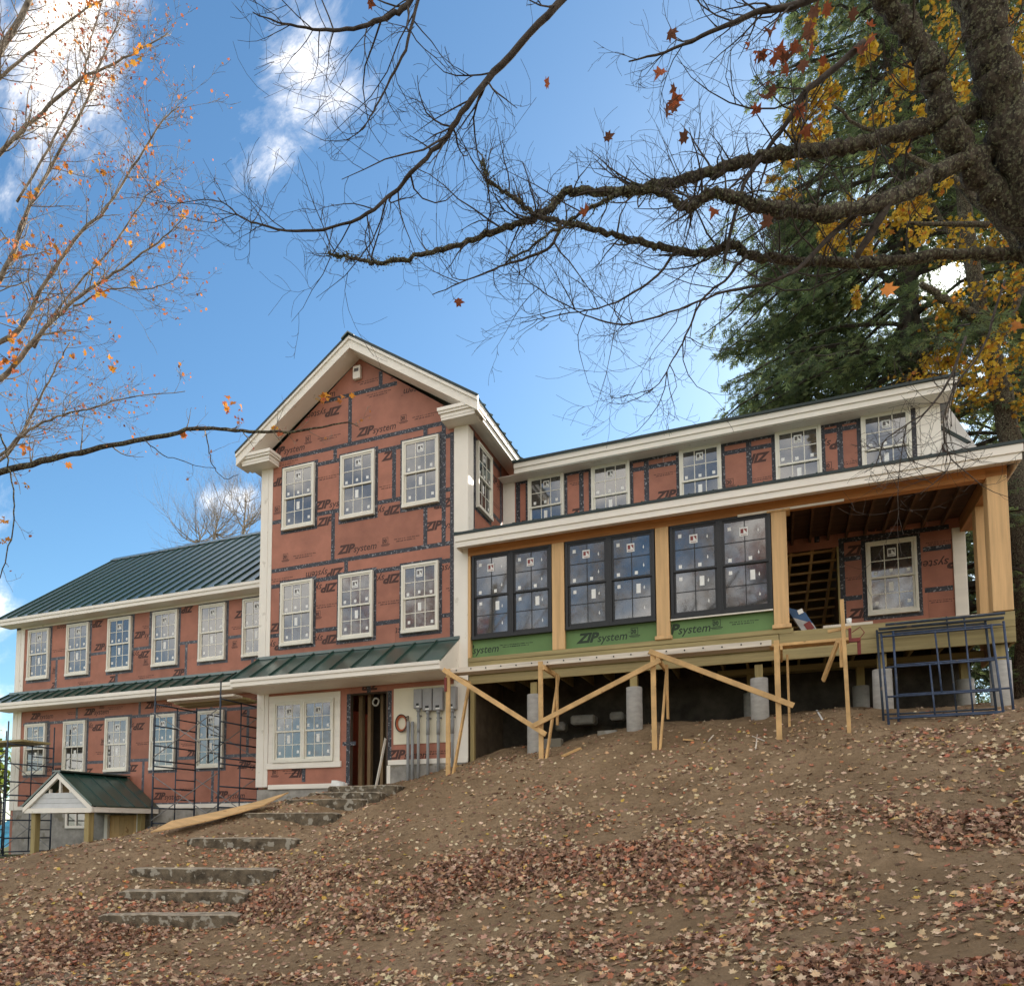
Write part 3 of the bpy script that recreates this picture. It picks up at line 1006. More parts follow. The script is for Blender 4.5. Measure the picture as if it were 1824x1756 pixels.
# doorway
door = MB()
door.box(-2.95, -1.90, .95, 1.0, 0, 2.3)
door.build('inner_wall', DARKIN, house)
MB().box(-5.4, -.1, .12, 3.0, -.30, -.01).build('floor_slab', TAN, house)
for x, wd in [(-2.86, .10), (-2.62, .085), (-2.30, .075), (-2.04, .09)]:
    MB().box(x, x + wd, .30 + .03 * (x > -2.4), .42, -.01, 2.2).build('stud', mat('old_stud', (.22, .145, .075), .8, .2, (12, 12, 1), 6, .2), house)
for x in (-2.93, -1.955):
    MB().box(x - (.0 if x < -2 else .015), x + .02, -.002, .14, 0, 2.10).build('door_jamb', mat('dark_jamb', (.09, .07, .05), .8), house)
MB().box(-2.93, -1.94, .0, .14, 2.07, 2.10).build('door_head', mat('dark_jamb', (.09, .07, .05)), house)

# --- foundation
def rough_wall(name, x0, x1, y, z0, z1, mt, n=40, amp=.02, thick=.35):
    mb = MB()
    xs = np.linspace(x0, x1, n)
    zs = np.linspace(z0, z1, 9)
    b = 0
    for z in zs:
        for x in xs:
            mb.v.append((x, y - amp * float(vnoise(x * 1.0, z, 2.1, 5)) - amp * .5 * float(vnoise(x, z, 7.0, 6)), z))
    for j in range(8):
        for i in range(n - 1):
            mb.f.append((j * n + i, j * n + i + 1, (j + 1) * n + i + 1, (j + 1) * n + i))
            mb.m.append(0)
    k = len(mb.v)
    mb.v += [(x0, y + thick, z1), (x1, y + thick, z1)]
    mb.f.append((8 * n, 9 * n - 1, k + 1, k))
    mb.m.append(0)
    return mb.build(name, mt, house, True)


rough_wall('foundation', -5.5, -2.9, .03, -1.2, -.06, CONC)
rough_wall('foundation', -1.93, .0, -.01, -.9, .42, CONC)
rough_wall('foundation', -15.1, -5.5, WING_Y + .02, -2.6, -.44, CONC, 80)

# --- wing
wr = [(-.34, .88, [-12.4, -9.9, -7.5]), (.88, 2.10, [-13.6, -11.1, -8.7, -6.4]), (2.10, 3.02, [-12.5, -10.1, -7.6]), (3.02, 4.0, [-13.4, -11.0, -8.5, -6.3]), (4.0, 5.15, [-12.3, -9.8, -7.4])]
for z0, z1, seams in wr:
    us = [-15.1] + seams + [-5.52]
    for a, b in zip(us[:-1], us[1:]):
        panel(WING, a, b, z0, z1)
for z0, z1, seams in wr:
    tape(WING, -14.7, z0, -5.5, z0, .085, TAPE_DULL)
    for s in seams:
        tape(WING, s, z0 + .045, s, z1 - .045, .085, TAPE_DULL, .0024)
WU = [-14.575, -12.97, -11.34, -9.67, -8.045, -6.60]
for u in WU:
    window(WING, u, 3.42, .875, 1.525, tmat=TAPE_DULL)
for u in [-14.55, -12.945, -11.31, -9.64, -8.02]:
    window(WING, u, .585, .865, 1.51, tmat=TAPE_DULL)
for u, z, fl in [(-14.4, 2.25, 0), (-12.2, 2.25, 0), (-9.9, 2.3, 0), (-13.6, 3.12, 0), (-11.3, 3.12, 0), (-8.95, 3.12, 0), (-10.4, 4.3, 0), (-8.4, .9, 0), (-14.5, -.2, 0), (-9.5, -.2, 0), (-7.4, -.2, 0),
                 (-11.45, 1.95, 1), (-9.8, 3.9, 1), (-11.6, 4.95, 1), (-8.3, 5.0, 1), (-12.5, 4.98, 1), (-13.0, .75, 1), (-9.9, 1.9, 1), (-6.6, 1.95, 0), (-6.7, .55, 0), (-11.9, 4.1, 0), (-11.8, .7, 1), (-10.1, .75, 1), (-5.9, 3.3, 1), (-6.9, 4.5, 0)]:
    stamp(WING, u, z, 0, bool(fl), s=.92)
for u, z in [(-13.6, 4.2), (-12.9, 2.3), (-10.1, 4.55), (-7.0, 4.2), (-10.2, 3.15), (-12.5, 3.15), (-8.6, 1.2), (-8.6, 0), (-11.7, 1.1), (-10.2, 1.3), (-8.8, 2.35), (-11.3, 2.35), (-13.6, -.1), (-6.2, 2.3), (-6.2, .2)]:
    stamp(WING, u, z, 1, s=.9)
for u, z in [(-13.55, 3.6), (-10.0, 3.55), (-6.95, 3.75), (-11.6, 2.45), (-11.5, 1.4), (-8.6, 2.5), (-6.0, 0.0)]:
    stamp(WING, u, z, 2, s=.95)
part_box('corner_board', TRIM, -15.13, -14.94, WING_Y - .03, WING_Y + .25, -.45, 5.08)
part_box('corner_board', TRIM, -14.938, -14.78, WING_Y - .022, WING_Y, -.45, 5.08)
part_box('water_table', TRIMX, -14.77, -5.52, WING_Y - .03, WING_Y, -.45, -.34)
# wing roof
WE_Y, WE_Z, WR_Y, WR_Z = .33, 5.27, 4.6, 8.56
slope = np.array([0, WR_Y - WE_Y, WR_Z - WE_Z])
seam_roof((-15.45, WE_Y, WE_Z), (1, 0, 0), slope, 23, .4326)
seam_roof((-15.45, 2 * WR_Y - WE_Y, WE_Z), (1, 0, 0), slope * np.array([1, -1, 1]), 23, .4326)
MB().prism([(WR_Y - .17, WR_Z - .10), (WR_Y, WR_Z + .02), (WR_Y + .17, WR_Z - .10), (WR_Y + .17, WR_Z - .07), (WR_Y, WR_Z + .06), (WR_Y - .17, WR_Z - .07)], lambda u, z, d: (d, u, z), -15.55, -5.5).build('ridge_cap', ROOFG, house)
part_box('fascia', TRIMX, -15.43, -5.52, WE_Y + .00, WE_Y + .03, WE_Z - .20, WE_Z - .03)
part_box('fascia', TRIMX, -15.45, -5.52, WE_Y - .025, WE_Y - .002, WE_Z - .10, WE_Z - .018)
part_box('soffit', TRIM, -15.43, -5.52, WE_Y + .031, WING_Y - .001, WE_Z - .205, WE_Z - .19)
part_box('frieze', TRIM, -15.12, -5.52, WING_Y - .03, WING_Y - .004, WE_Z - .27, WE_Z - .206)
lo = [(-15.46, WE_Y, WE_Z - .2), (-15.46, WR_Y, WR_Z - .2), (-15.42, WR_Y, WR_Z - .2), (-15.42, WE_Y, WE_Z - .2)]
MB().hexa(lo, [(x, y, z + .18) for x, y, z in lo]).build('rake_board', TRIM, house)
# gable end wall and back walls (closing the volumes)
MB().prism([(WING_Y, -2.4), (8.45, -2.4), (8.45, 5.2), (WR_Y, 8.35), (WING_Y, 5.2)], lambda u, z, d: (d, u, z), -15.10, -15.0).build('end_wall', ZIPRED, house)
MB().box(-15.1, 9.3, 8.40, 8.45, -2.4, 5.2).build('back_wall', ZIPRED, house)
MB().box(-5.5, .0, 6.0, 6.05, -.3, 8.1).build('back_wall', ZIPRED, house)
MB().box(-5.50, -5.45, .02, 6.0, 2.5, 8.1).build('side_wall', ZIPRED, house)
MB().box(-.06, -.012, .02, 6.0, .45, 8.1).build('side_wall', ZIPRED, house)
MB().prism([(-5.45, 8.0), (-.06, 8.0), (RX, 10.0)], lambda u, z, d: (u, d, z), 5.9, 5.95).build('back_wall', ZIPRED, house)
# pent roof along the wing
seam_roof((-15.35, WING_Y - .56, 2.70), (1, 0, 0), (0, .55, .34), 23, .4285)
MB().box(-15.3, -5.5, WING_Y - .06, WING_Y - .004, 3.03, 3.10).build('flashing', ROOFG, house)
part_box('fascia', TRIMX, -15.33, -5.52, WING_Y - .56, WING_Y - .53, 2.50, 2.672)
part_box('fascia', TRIMX, -15.35, -5.52, WING_Y - .585, WING_Y - .562, 2.59, 2.685)
part_box('soffit', TRIM, -15.33, -5.52, WING_Y - .529, WING_Y - .001, 2.49, 2.505)
MB().prism([(WING_Y - .53, 2.50), (WING_Y - .001, 2.50), (WING_Y - .001, 2.99), (WING_Y - .53, 2.67)], lambda u, z, d: (d, u, z), -15.33, -15.30).build('pent_cheek', TRIM, house)

# --- main block: dormer wall over the porch
for z0, z1, seams in [(2.6, 3.75, [7.45, 8.95]), (3.75, 4.92, [7.45, 8.3]), (4.92, 5.6, [7.05, 9.0])]:
    us = [7.40] + [s for s in seams if s > 7.5] + [9.62]
    for a, b in zip(us[:-1], us[1:]):
        panel(MAIN, a, b, z0, z1)
panel(MAIN, .02, 6.40, 2.6, 3.8)
panel(MAIN, .02, 6.40, 3.8, 5.6)
panel(MAIN, 6.40, 7.40, 4.83, 5.6)
for z0, z1, seams in [(5.6, 7.25, [2.0, 3.52, 5.72, 7.5]), (7.25, 7.66, [1.4, 3.9, 6.2])]:
    us = [.02] + seams + [9.27]
    for a, b in zip(us[:-1], us[1:]):
        panel(MAIN, a, b, z0, z1)
DW = [.69, 2.25, 4.255, 6.25, 7.89]
for u in DW:
    window(MAIN, u, 5.98, .895, 1.53)
for u in (.42, 2.0, 3.52, 5.72, 7.5, 8.85):
    tape(MAIN, u, 5.9, u, 7.6, .11, d=.0026)
tape(MAIN, .36, 7.48, 8.92, 7.48, .12)
tape(MAIN, 3.2, 7.26, 4.2, 7.26, .10)
tape(MAIN, 5.2, 7.26, 6.2, 7.26, .10)
tape(MAIN, 7.2, 7.33, 7.9, 7.33, .10)
for u, z, fl in [(3.72, 6.45, 0), (1.72, 6.38, 0), (.45, 6.3, 0), (6.12, 7.12, 1), (7.75, 7.12, 1), (5.0, 7.55, 0), (5.5, 6.2, 0), (7.3, 6.2, 0)]:
    stamp(MAIN, u, z, 0, bool(fl))
for u, z in [(3.68, 7.0), (1.72, 7.15), (5.72, 6.52), (7.4, 6.55)]:
    stamp(MAIN, u, z, 1, s=.8)
for u, z in [(5.24, 6.52), (7.18, 6.52)]:
    stamp(MAIN, u, z, 2)
part_box('corner_board', TRIM, .036, .34, MAIN_Y - .03, MAIN_Y - .001, 5.6, 7.52)
part_box('corner_board', TRIM, 8.95, 9.30, MAIN_Y - .035, MAIN_Y + .3, 5.6, 7.52)
part_box('corner_board', TRIMX, 8.88, 8.945, MAIN_Y - .02, MAIN_Y - .001, 5.6, 7.52)
part_box('fascia', TRIMX, .46, 9.52, 1.83, 1.86, 7.50, 7.72)
part_box('fascia', TRIMX, .46, 9.54, 1.80, 1.828, 7.62, 7.745)
part_box('soffit', TRIM, .035, 9.50, 1.861, MAIN_Y - .001, 7.485, 7.50)
MB().prism([(1.83, 7.50), (5.8, 7.52), (5.8, 8.85), (1.83, 7.72)], lambda u, z, d: (d, u, z), 9.47, 9.52).build('rake_board', TRIM, house)
nrm_ = seam_roof((.44, 1.77, 7.765), (1, 0, 0), (0, 4.2, 1.2), 21, .4345)
MB().box(.44, 9.56, 1.755, 1.80, 7.746, 7.80).build('drip_edge', ROOFK, house)
# bare roof strip beside the dormer, rising to the main ridge
lo = [(9.31, 1.5, 5.98), (9.78, 1.5, 5.98), (9.78, 4.2, 8.39), (9.31, 4.2, 8.39)]
MB().hexa(lo, [(x, y - .02, z + .03) for x, y, z in lo]).build('roof_underlay', ROOFW, house)
MB().beam((9.36, 3.1, 7.475), (9.70, 1.95, 6.45), .07, .03, (0, -.667, .745)).build('flashing', ROOFK, house)
MB().prism([(MAIN_Y + .05, -.5), (8.4, -.5), (8.4, 5.2), (4.6, 8.6), (MAIN_Y + .05, 6.4)], lambda u, z, d: (d, u, z), 9.45, 9.55).build('end_wall', ZIPRED, house)

# --- porch
part_box('fascia', TRIMX, -.10, 9.93, -.37, -.34, 5.0, 5.18)
part_box('fascia', TRIMX, -.12, 9.95, -.395, -.372, 5.12, 5.262)
part_box('fascia', TRIM, 9.90, 9.93, -.338, 2.2, 5.0, 5.18)
part_box('fascia', TRIM, -.12, -.09, -.338, -.04, 5.0, 5.18)
part_box('soffit', TRIM, -.09, 9.899, -.338, -.031, 5.085, 5.10)
MB().box(-.14, 9.97, -.415, -.36, 5.263, 5.315).build('drip_edge', ROOFK, house)
seam_roof((-.13, -.40, 5.29), (1, 0, 0), (0, 2.62, 1.0), 23, .439)
MB().prism([(-.39, 5.18), (2.2, 5.18), (2.2, 6.1), (-.39, 5.25)], lambda u, z, d: (d, u, z), 9.932, 9.95).build('rake_board', TRIM, house)
part_box('porch_beam', CEDARX, .032, 9.50, -.03, .14, 4.90, 5.16)
part_box('porch_beam', CEDARX, 9.502, 9.80, -.028, .14, 4.92, 5.16)
for x0, x1, z0, z1 in [(.036, .10, 2.66, 4.898), (1.915, 2.177, 2.66, 4.898), (4.017, 4.272, 2.74, 4.898), (6.13, 6.39, 2.72, 4.898), (9.50, 9.79, 2.61, 4.918)]:
    MB().box(x0, x1, -.05, (-.05 + x1 - x0) if x1 - x0 > .2 else .1, z0, z1).build('porch_post', CEDARZ, house, bevel=.008)
for x0, x1 in ((4.017, 4.272), (6.13, 6.39)):
    MB().box(x0 - .035, x1 + .035, -.085, .24, 2.662, 2.738).build('post_base', CEDARZ, house, bevel=.01)
MB().box(6.06, 6.46, -.075, .24, 4.86, 4.897).build('post_cap', CEDARZ, house, bevel=.006)
part_box('porch_post', CEDARZ, 9.53, 9.78, .95, 1.20, 2.61, 4.80)
part_box('side_beam', CEDARY, 9.53, 9.78, .20, 2.22, 4.80, 5.10)
part_box('corner_board', TRIMX, 9.40, 9.62, MAIN_Y - .03, MAIN_Y - .001, 2.62, 4.9)
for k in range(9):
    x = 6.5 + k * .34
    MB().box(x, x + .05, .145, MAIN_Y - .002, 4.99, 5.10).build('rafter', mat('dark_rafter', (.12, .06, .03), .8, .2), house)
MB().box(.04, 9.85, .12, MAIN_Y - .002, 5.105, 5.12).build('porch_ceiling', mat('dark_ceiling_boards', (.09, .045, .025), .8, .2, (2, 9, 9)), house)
part_box('beam_batten', TRIMX, 5.55, 7.35, -.06, -.031, 4.872, 4.915)
# black paired windows between the posts and the green sheet below them
for g0, g1 in ((.102, 1.913), (2.179, 4.015), (4.274, 6.128)):
    panel(lambda u, z, d: (u, .05 - d, z), g0, g1, 2.66, 3.10, (), ZIPGREEN)
GREENF = [p[0] for p in PANELS[-3:]]
for (u, k, q) in [(-.30, 0, 0), (2.42, 0, 1), (4.0, 0, 2)]:
    stamp(GREENF[q], u + .0, 2.78, 0, inks=PR_GREEN, s=.98)
for (u, q) in [(.75, 0), (.95, 0), (5.35, 2)]:
    stamp(GREENF[q], u, 2.84, 1, inks=PR_GREEN, s=.8)
for (u, q) in [(3.5, 1), (5.05, 2)]:
    stamp(GREENF[q], u, 2.84, 2, inks=PR_GREEN, s=.95)
PORCHW = lambda u, z, d: (u, .03 - d, z)
for u0, u1 in ((.13, 1.905), (2.20, 4.0), (4.30, 6.12)):
    hw = (u1 - u0) / 2
    for k in range(2):
        window(PORCHW, u0 + hw * k, 3.05, hw - .001, 1.845, 2, 'black', taped=False)
part_box('window_stool', TRIMX, 4.28, 6.12, -.05, -.02, 3.02, 3.05)
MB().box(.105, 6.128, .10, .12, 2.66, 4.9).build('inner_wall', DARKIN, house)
part_box('sill_plate', PTX, .034, 6.45, -.045, .14, 2.57, 2.66)
part_box('rim_board', PTX, .034, 6.2, -.03, .02, 2.29, 2.568)
part_box('rim_board', PTX, 6.21, 9.80, -.035, .02, 2.34, 2.60)
part_box('rim_board', PTX, 6.21, 9.80, -.030, .02, 2.08, 2.336)
part_box('rim_board', PTX, .034, 6.2, .02, .06, 2.10, 2.285)
part_box('rim_board', PTX, 9.76, 9.81, .025, 2.2, 2.08, 2.60)
for k in range(16):
    MB().box(6.46 if k < 0 else .05, 9.75, .02 + k * .139, .02 + k * .139 + .135, 2.575 if k else 2.576, 2.60).build('deck_board', PTX, house)
for k in range(20):
    x = .3 + k * .48
    MB().box(x, x + .04, .035, MAIN_Y - .01, 2.30, 2.572).build('floor_joist', PTZ, house)
for x in (1.47, 3.53, 5.84, 7.86, 9.60):
    gz = float(height(np.array([x]), np.array([.12]))[0])
    MB().tube([(x, .14, gz - .4), (x, .14, gz + .02), (x, .14, 1.80)], [.165, .16, .155], 20).build('pier', PIERM, house, True)
    MB().box(x - .07, x + .07, .07, .21, 1.80, 2.055 if x < 7 else 2.075).build('pier_post', PTZ, house, bevel=.004)
    if x > 3.6:
        MB().tube([(x - .2, 1.75, .8), (x - .2, 1.75, 1.8)], .15, 14).build('pier', PIERM, house, True)
        MB().box(x - .27, x - .13, 1.68, 1.82, 1.80, 2.30).build('pier_post', PTZ, house)
MB().box(5.0, 9.7, 1.62, 1.88, 2.18, 2.298).build('girder', PTX, house)
rough_wall('foundation', 0.02, 9.6, MAIN_Y - .02, -.8, 2.55, mat('shade_dark_foundation', (.085, .072, .058), .95, .25, (3, 3, 3), 8, .6, 40), 60, .06)  # colour darkened to deepen the shade under the deck
MB().box(-.012, .03, .0, MAIN_Y, -.6, 4.9).build('side_wall', mat('weathered_board_wall', (.16, .12, .08), .9, .2, (3, 3, 3), 6), house)
part_box('support_post', PTZ, .06, .15, .02, .12, .3, 2.05)
# room behind the opening in the porch wall
part_box('opening_jamb', PTZ, 7.36, 7.398, MAIN_Y - .008, MAIN_Y + .14, 2.6, 4.83)
MB().box(6.2, 7.9, 5.2, 5.25, 2.5, 5.4).build('inner_wall', TAN, house)
MB().box(7.40, 7.45, MAIN_Y + .16, 5.2, 2.5, 5.4).build('inner_wall', TAN, house)
MB().box(6.0, 6.05, MAIN_Y + .16, 5.2, 2.5, 5.4).build('inner_wall', TAN, house)
MB().box(6.0, 7.45, MAIN_Y + .02, 5.25, 5.40, 5.45).build('inner_ceiling', TAN, house)
for k in range(4):
    MB().beam((6.25 + k * .42, 5.0, 3.2), (6.25 + k * .42 + .25, MAIN_Y + .2, 4.95), .05, .12).build('rafter', PINE, house)
for k in range(12):
    t_ = k / 11
    MB().box(6.1, 7.39, 4.96 - 2.5 * t_, 5.02 - 2.5 * t_, 3.28 + 1.55 * t_, 3.32 + 1.55 * t_).build('strapping', PINE, house)
for k in range(4):
    MB().box(6.25 + k * .38, 6.29 + k * .38, 5.12, 5.199, 2.5, 3.25).build('stud', PINE, house)
for z in (2.68, 3.72, 4.55, 4.95):
    tape(MAIN, 7.46, z, 9.36, z) if z in (4.95,) else (tape(MAIN, 8.9, z, 9.38, z), tape(MAIN, 7.46, z, 7.8, z))
tape(MAIN, 7.45, 2.7, 7.45, 5.0, .10, d=.0026)
tape(MAIN, 7.0, 4.98, 7.0, 5.4, .10, d=.0026)
window(MAIN, 7.885, 3.30, .90, 1.52)
for u, z, fl in [(9.75, 4.30, 1), (7.52, 4.62, 0), (7.52, 3.3, 0), (9.75, 3.02, 1), (8.4, 5.25, 1)]:
    stamp(MAIN, u, z, 0, bool(fl))
for u, z in [(8.95, 3.45), (8.95, 4.62), (7.5, 4.1)]:
    stamp(MAIN, u, z, 1, s=.75)

# ------------------------------------------------------------------ entry hood at the wing
HX, HY0, HY1, HZE, HZR, HW = -10.45, -1.35, .70, -.43, .36, 1.10
hood = thing('entry_hood', 'small gabled entry hood with dark green metal roof on timber posts', 'porch', (HX, HY0, -1.8))
for s in (-1, 1):
    for k in range(5):
        y0 = HY0 - .12 + k * .436
        y1 = min(y0 + .434, HY1)
        e, r_ = np.array([HX + s * (HW + .12), 0, HZE - .0]), np.array([HX, 0, HZR + .08])
        nn = np.array([s * .58, 0, .81])
        mb = MB()
        a = [e + (0, y0, 0), e + (0, y1, 0), r_ + (0, y1, 0), r_ + (0, y0, 0)]
        mb.hexa([q - nn * .02 for q in a], a)
        b = [e + (0, y0, 0), e + (0, y0 + .02, 0), r_ + (0, y0 + .02, 0), r_ + (0, y0, 0)]
        mb.hexa([q + nn * .0005 for q in b], [q + nn * .024 for q in b])
        mb.build('roof_panel', ROOFG, hood)
    lo = [(HX + s * (HW + .10), HY0 - .10, HZE - .16), (HX, HY0 - .10, HZR - .10), (HX, HY0 - .04, HZR - .10), (HX + s * (HW + .10), HY0 - .04, HZE - .16)]
    MB().hexa(lo, [(x, y, z + .13) for x, y, z in lo]).build('rake_board', TRIM, hood)
    MB().box(HX + s * (HW + .06) - .03, HX + s * (HW + .06) + .03, HY0 - .02, HY1, HZE - .16, HZE - .035).build('eave_board', TRIM, hood)
    MB().box(HX + s * .93 - .075, HX + s * .93 + .075, HY0 + .0, HY0 + .15, -2.1, HZE - .16).build('post', PTZ, hood, bevel=.006)
    MB().box(HX + s * .93 - .07, HX + s * .93 + .07, .3, .44, -2.1, HZE - .16).build('post', PTZ, hood, bevel=.006)
MB().box(HX - .14, HX + .14, HY0 - .14, HY1, HZR + .065, HZR + .10).build('ridge_cap', ROOFG, hood)
MB().box(HX - HW - .06, HX + HW + .06, HY0 - .085, HY0 - .02, HZE - .17, HZE - .05).build('tie_board', TRIM, hood)
for k, (z0, z1) in enumerate([(-.475, -.36), (-.355, -.24), (-.235, -.10)]):
    half = (HZR - .04 - (z0 + z1) / 2) / (HZR - HZE) * HW * .93
    MB().prism([(HX - half - .06, z0), (HX + half + .06, z0), (HX + half - .06, z1), (HX - half + .06, z1)], lambda u, z, d: (u, HY0 - .03 - d, z), -.025 + .004 * k, 0.0 + .004 * k).build('gable_board', mat('pale_grey_siding', (.58, .59, .60), .6, .04), hood)
for x, h in ((HX, .26), (HX - .36, .05), (HX + .36, .05)):
    MB().box(x - .03, x + .03, HY0 - .02, HY0 + .04, -.10, -.05 + h).build('gable_stud', TRIM, hood)
MB().prism([(HX - .5, -.1), (HX + .5, -.1), (HX, .26)], lambda u, z, d: (u, HY0 + .25 - d, z), 0, .02).build('gable_back', TAN, hood)
MB().box(HX + .62, HX + .74, .50, .60, -2.0, HZE - .17).build('door_casing', TRIM, hood)
MB().box(HX - .55, HX - .43, .50, .60, -2.0, HZE - .17).build('door_casing', TRIM, hood)
for k in range(6):
    x = HX - .425 + k * .174
    MB().box(x, x + .170, .58, .62, -2.0, HZE - .2).build('door_board', PLY, hood)
hopper = thing('basement_window', 'small white basement window in the concrete foundation beside the entry hood', 'window', (-12.3, WING_Y, -1.0))
mb = MB()
for a in ((-12.75, -12.68, -.98, -.50), (-11.97, -11.9, -.98, -.50), (-12.68, -11.97, -.98, -.91), (-12.68, -11.97, -.57, -.50), (-12.36, -12.31, -.91, -.57)):
    mb.box(a[0], a[1], WING_Y - .05, WING_Y + .02, a[2], a[3])
mb.build('frame', TRIM, hopper)
for a in (-12.68, -12.31):
    MB().box(a, a + (.32 if a < -12.5 else .34), WING_Y - .02, WING_Y - .01, -.91, -.57).build('pane', GLASS, hopper)

# ------------------------------------------------------------------ scaffolds at the wing
TUBE_R = .022


def frame_parts(root, x, y0, y1, zs, h, mt, flip=False):
    """one welded end frame in the plane x: two legs, rungs and a short inner upright"""
    mb = MB()
    for y in (y0, y1):
        mb.tube([(x, y, zs), (x, y, zs + h)], TUBE_R, 8)
    for k in (.06, .30, .62, .97):
        mb.tube([(x, y0, zs + h * k), (x, y1, zs + h * k)], TUBE_R * .85, 8)
    ym = y0 + (y1 - y0) * .52
    mb.tube([(x, ym, zs + h * .06), (x, ym, zs + h * .97)], TUBE_R * .7, 8)
    for k in (.45, .78):
        mb.tube([(x, ym, zs + h * k), (x, y1, zs + h * k)], TUBE_R * .7, 8)
    return mb.build('end_frame', mt, root, True)


def gz(x, y):
    return float(height(np.array([x]), np.array([y]))[0])


def scaffold(label, xa, xb, y0, y1, ztop, zlift, levels):
    root = thing('scaffold', label, 'scaffold', ((xa + xb) / 2, y0, zlift))
    for x in (xa, xb):
        for lv in range(levels):
            frame_parts(root, x, y0, y1, zlift + lv * 1.52, 1.515, STEEL)
        for y in (y0, y1):
            MB().box(x - .06, x + .06, y - .06, y + .06, zlift - .03, zlift).build('base_plate', STEEL, root)
            MB().tube([(x, y, zlift + levels * 1.52 - .02), (x, y, ztop)], TUBE_R * .8, 8).build('leg_stub', STEEL, root)
    for lv in range(levels):
        z0 = zlift + lv * 1.52
        for y, dy in ((y0, -.03), (y1, .03)):
            MB().tube([(xa, y + dy, z0 + .15), (xb, y + dy, z0 + 1.25)], .012, 6).build('cross_brace', STEELZ, root)
            MB().tube([(xa, y + dy - .012, z0 + 1.25), (xb, y + dy - .012, z0 + .15)], .012, 6).build('cross_brace', STEELZ, root)
    return root


XA, XB = -7.86, -5.86
scaffold('blue grey tube scaffold in front of the wing windows beside the tower', XA, XB, -.92, .50, 2.45, -.95, 2)
for k, (y0, lab) in enumerate([(-.80, 'weathered scaffold plank at the front edge under the pent roof by the tower'), (-.42, 'middle weathered scaffold plank under the pent roof by the tower'), (-.05, 'scaffold plank nearest the wall under the pent roof by the tower')]):
    pk = MB().box(XA + .25 - .15 * k, XB + .28 - .05 * k, y0, y0 + .32, 2.10, 2.155).build('scaffold_plank', PINEW if k == 0 else PTX, bevel=.006)
    tag(pk, lab, 'plank', 'scaffold planks')
scaffold('dark tube scaffold standing at the far left corner of the wing', -15.0, -13.0, -.95, .45, 1.9, -1.70, 2)
pk = MB().box(-15.4, -12.75, -.75, .15, 1.36, 1.42).build('scaffold_plank', PTX, bevel=.006)
tag(pk, 'scaffold plank across the far left scaffold by the wing corner', 'plank', 'scaffold planks')

# ------------------------------------------------------------------ timber staging along the porch
stg = thing('timber_staging', 'raw pine staging frame of uprights, arms and long diagonal braces before the porch', 'staging', (3, -1, .3))
UPX = [0.0, 1.95, 4.08, 6.16]
for i, x in enumerate(UPX):
    g0 = gz(x, -1.0)
    MB().beam((x, -1.0, g0 - .15), (x, -1.0, 2.23 if i else 2.24), .089, .04, (0, 1, 0)).build('upright', PINE, stg, bevel=.003)
    MB().beam((x + .075, -1.05, 2.10), (x + .075, .0, 2.10), .04, .10).build('arm', PINE, stg, bevel=.003)
    if i < 3:
        MB().beam((x + .09, -.97, gz(x, -.95) - .05), (x + .14, -.22, 2.08), .04, .085, (0, 1, 0)).build('kicker', PINE, stg, bevel=.003)
    if i:
        MB().beam((x + .17, -.45, gz(x, -.45) - .05 if i == 3 else 1.05), (x + .17, -.45, 2.08), .04, .085, (0, 1, 0)).build('inner_strut', PINE, stg, bevel=.003)
for a, b in [((-.09, 2.23), (2.06, .80)), ((1.84, .98), (4.22, 2.04)), ((4.02, 2.23), (6.40, 1.08))]:
    off = -1.045 if a[0] < 0 or a[0] > 4 else -1.09
    MB().beam((a[0], off, a[1]), (b[0], off, b[1]), .04, .092, (0, 0, 1)).build('diagonal_brace', PINE, stg, bevel=.003)
MB().beam((-.02, -.955, 2.06), (-.02, -.88, 1.4), .03, .05).build('cleat', PINE, stg)
plank = thing('staging_plank', 'long pale plank with a row of bolt holes laid along the pine staging', 'plank', (.05, -1, 2.16))
MB().box(.03, 6.08, -.93, -.62, 2.165, 2.265).build('board', PINEW, plank, bevel=.004)
mb = MB()
for k in range(19):
    mb.tube([(.15 + k * .32, -.94, 2.215 + .01 * (k % 2)), (.15 + k * .32, -.925, 2.215 + .01 * (k % 2))], .014, 8)
mb.build('bolt_holes', BLACKP, plank)['kind'] = 'stuff'
o = MB().box(6.05, 7.3, -.90, -.62, 2.15, 2.20).build('loose_plank', PINE, bevel=.003)
tag(o, 'short raw plank continuing the staging beside the red clamp', 'plank')
o = MB().beam((7.21, -1.2, gz(7.2, -1.2) - .15), (7.17, -1.2, 2.77), .06, .035, (0, 1, 0)).build('stake', PINE, bevel=.003)
tag(o, 'tall thin pine stake standing before the open porch', 'stake')
o = MB().beam((6.95, -1.14, 2.27), (7.3, -1.14, 2.31), .035, .05).build('wood_block', PINE, bevel=.003)
tag(o, 'short pine block nailed across the tall stake', 'block')
o = MB().beam((7.14, -1.15, 1.65), (7.14, -1.15, 2.1), .06, .035, (0, 1, 0)).build('wood_block', PINE, bevel=.003)
tag(o, 'short upright pine scab behind the tall stake', 'block')
o = MB().beam((6.88, -.6, 1.55), (7.1, -1.08, 2.1), .04, .09).build('wood_brace', PINE, bevel=.003)
tag(o, 'short slanted pine brace running back from the tall stake', 'brace')
cl = thing('clamp', 'red painted bar clamp on the tall stake', 'clamp', (7.3, -1.2, 1.8))
MB().box(7.25, 7.42, -1.25, -1.18, 2.04, 2.10).build('jaw', REDP, cl)
MB().box(7.25, 7.29, -1.25, -1.18, 2.10, 2.27).build('bar', REDP, cl)
MB().tube([(7.30, -1.22, 2.20), (7.42, -1.22, 2.28), (7.48, -1.22, 2.18), (7.40, -1.22, 2.08)], .008, 6).build('handle', REDP, cl)
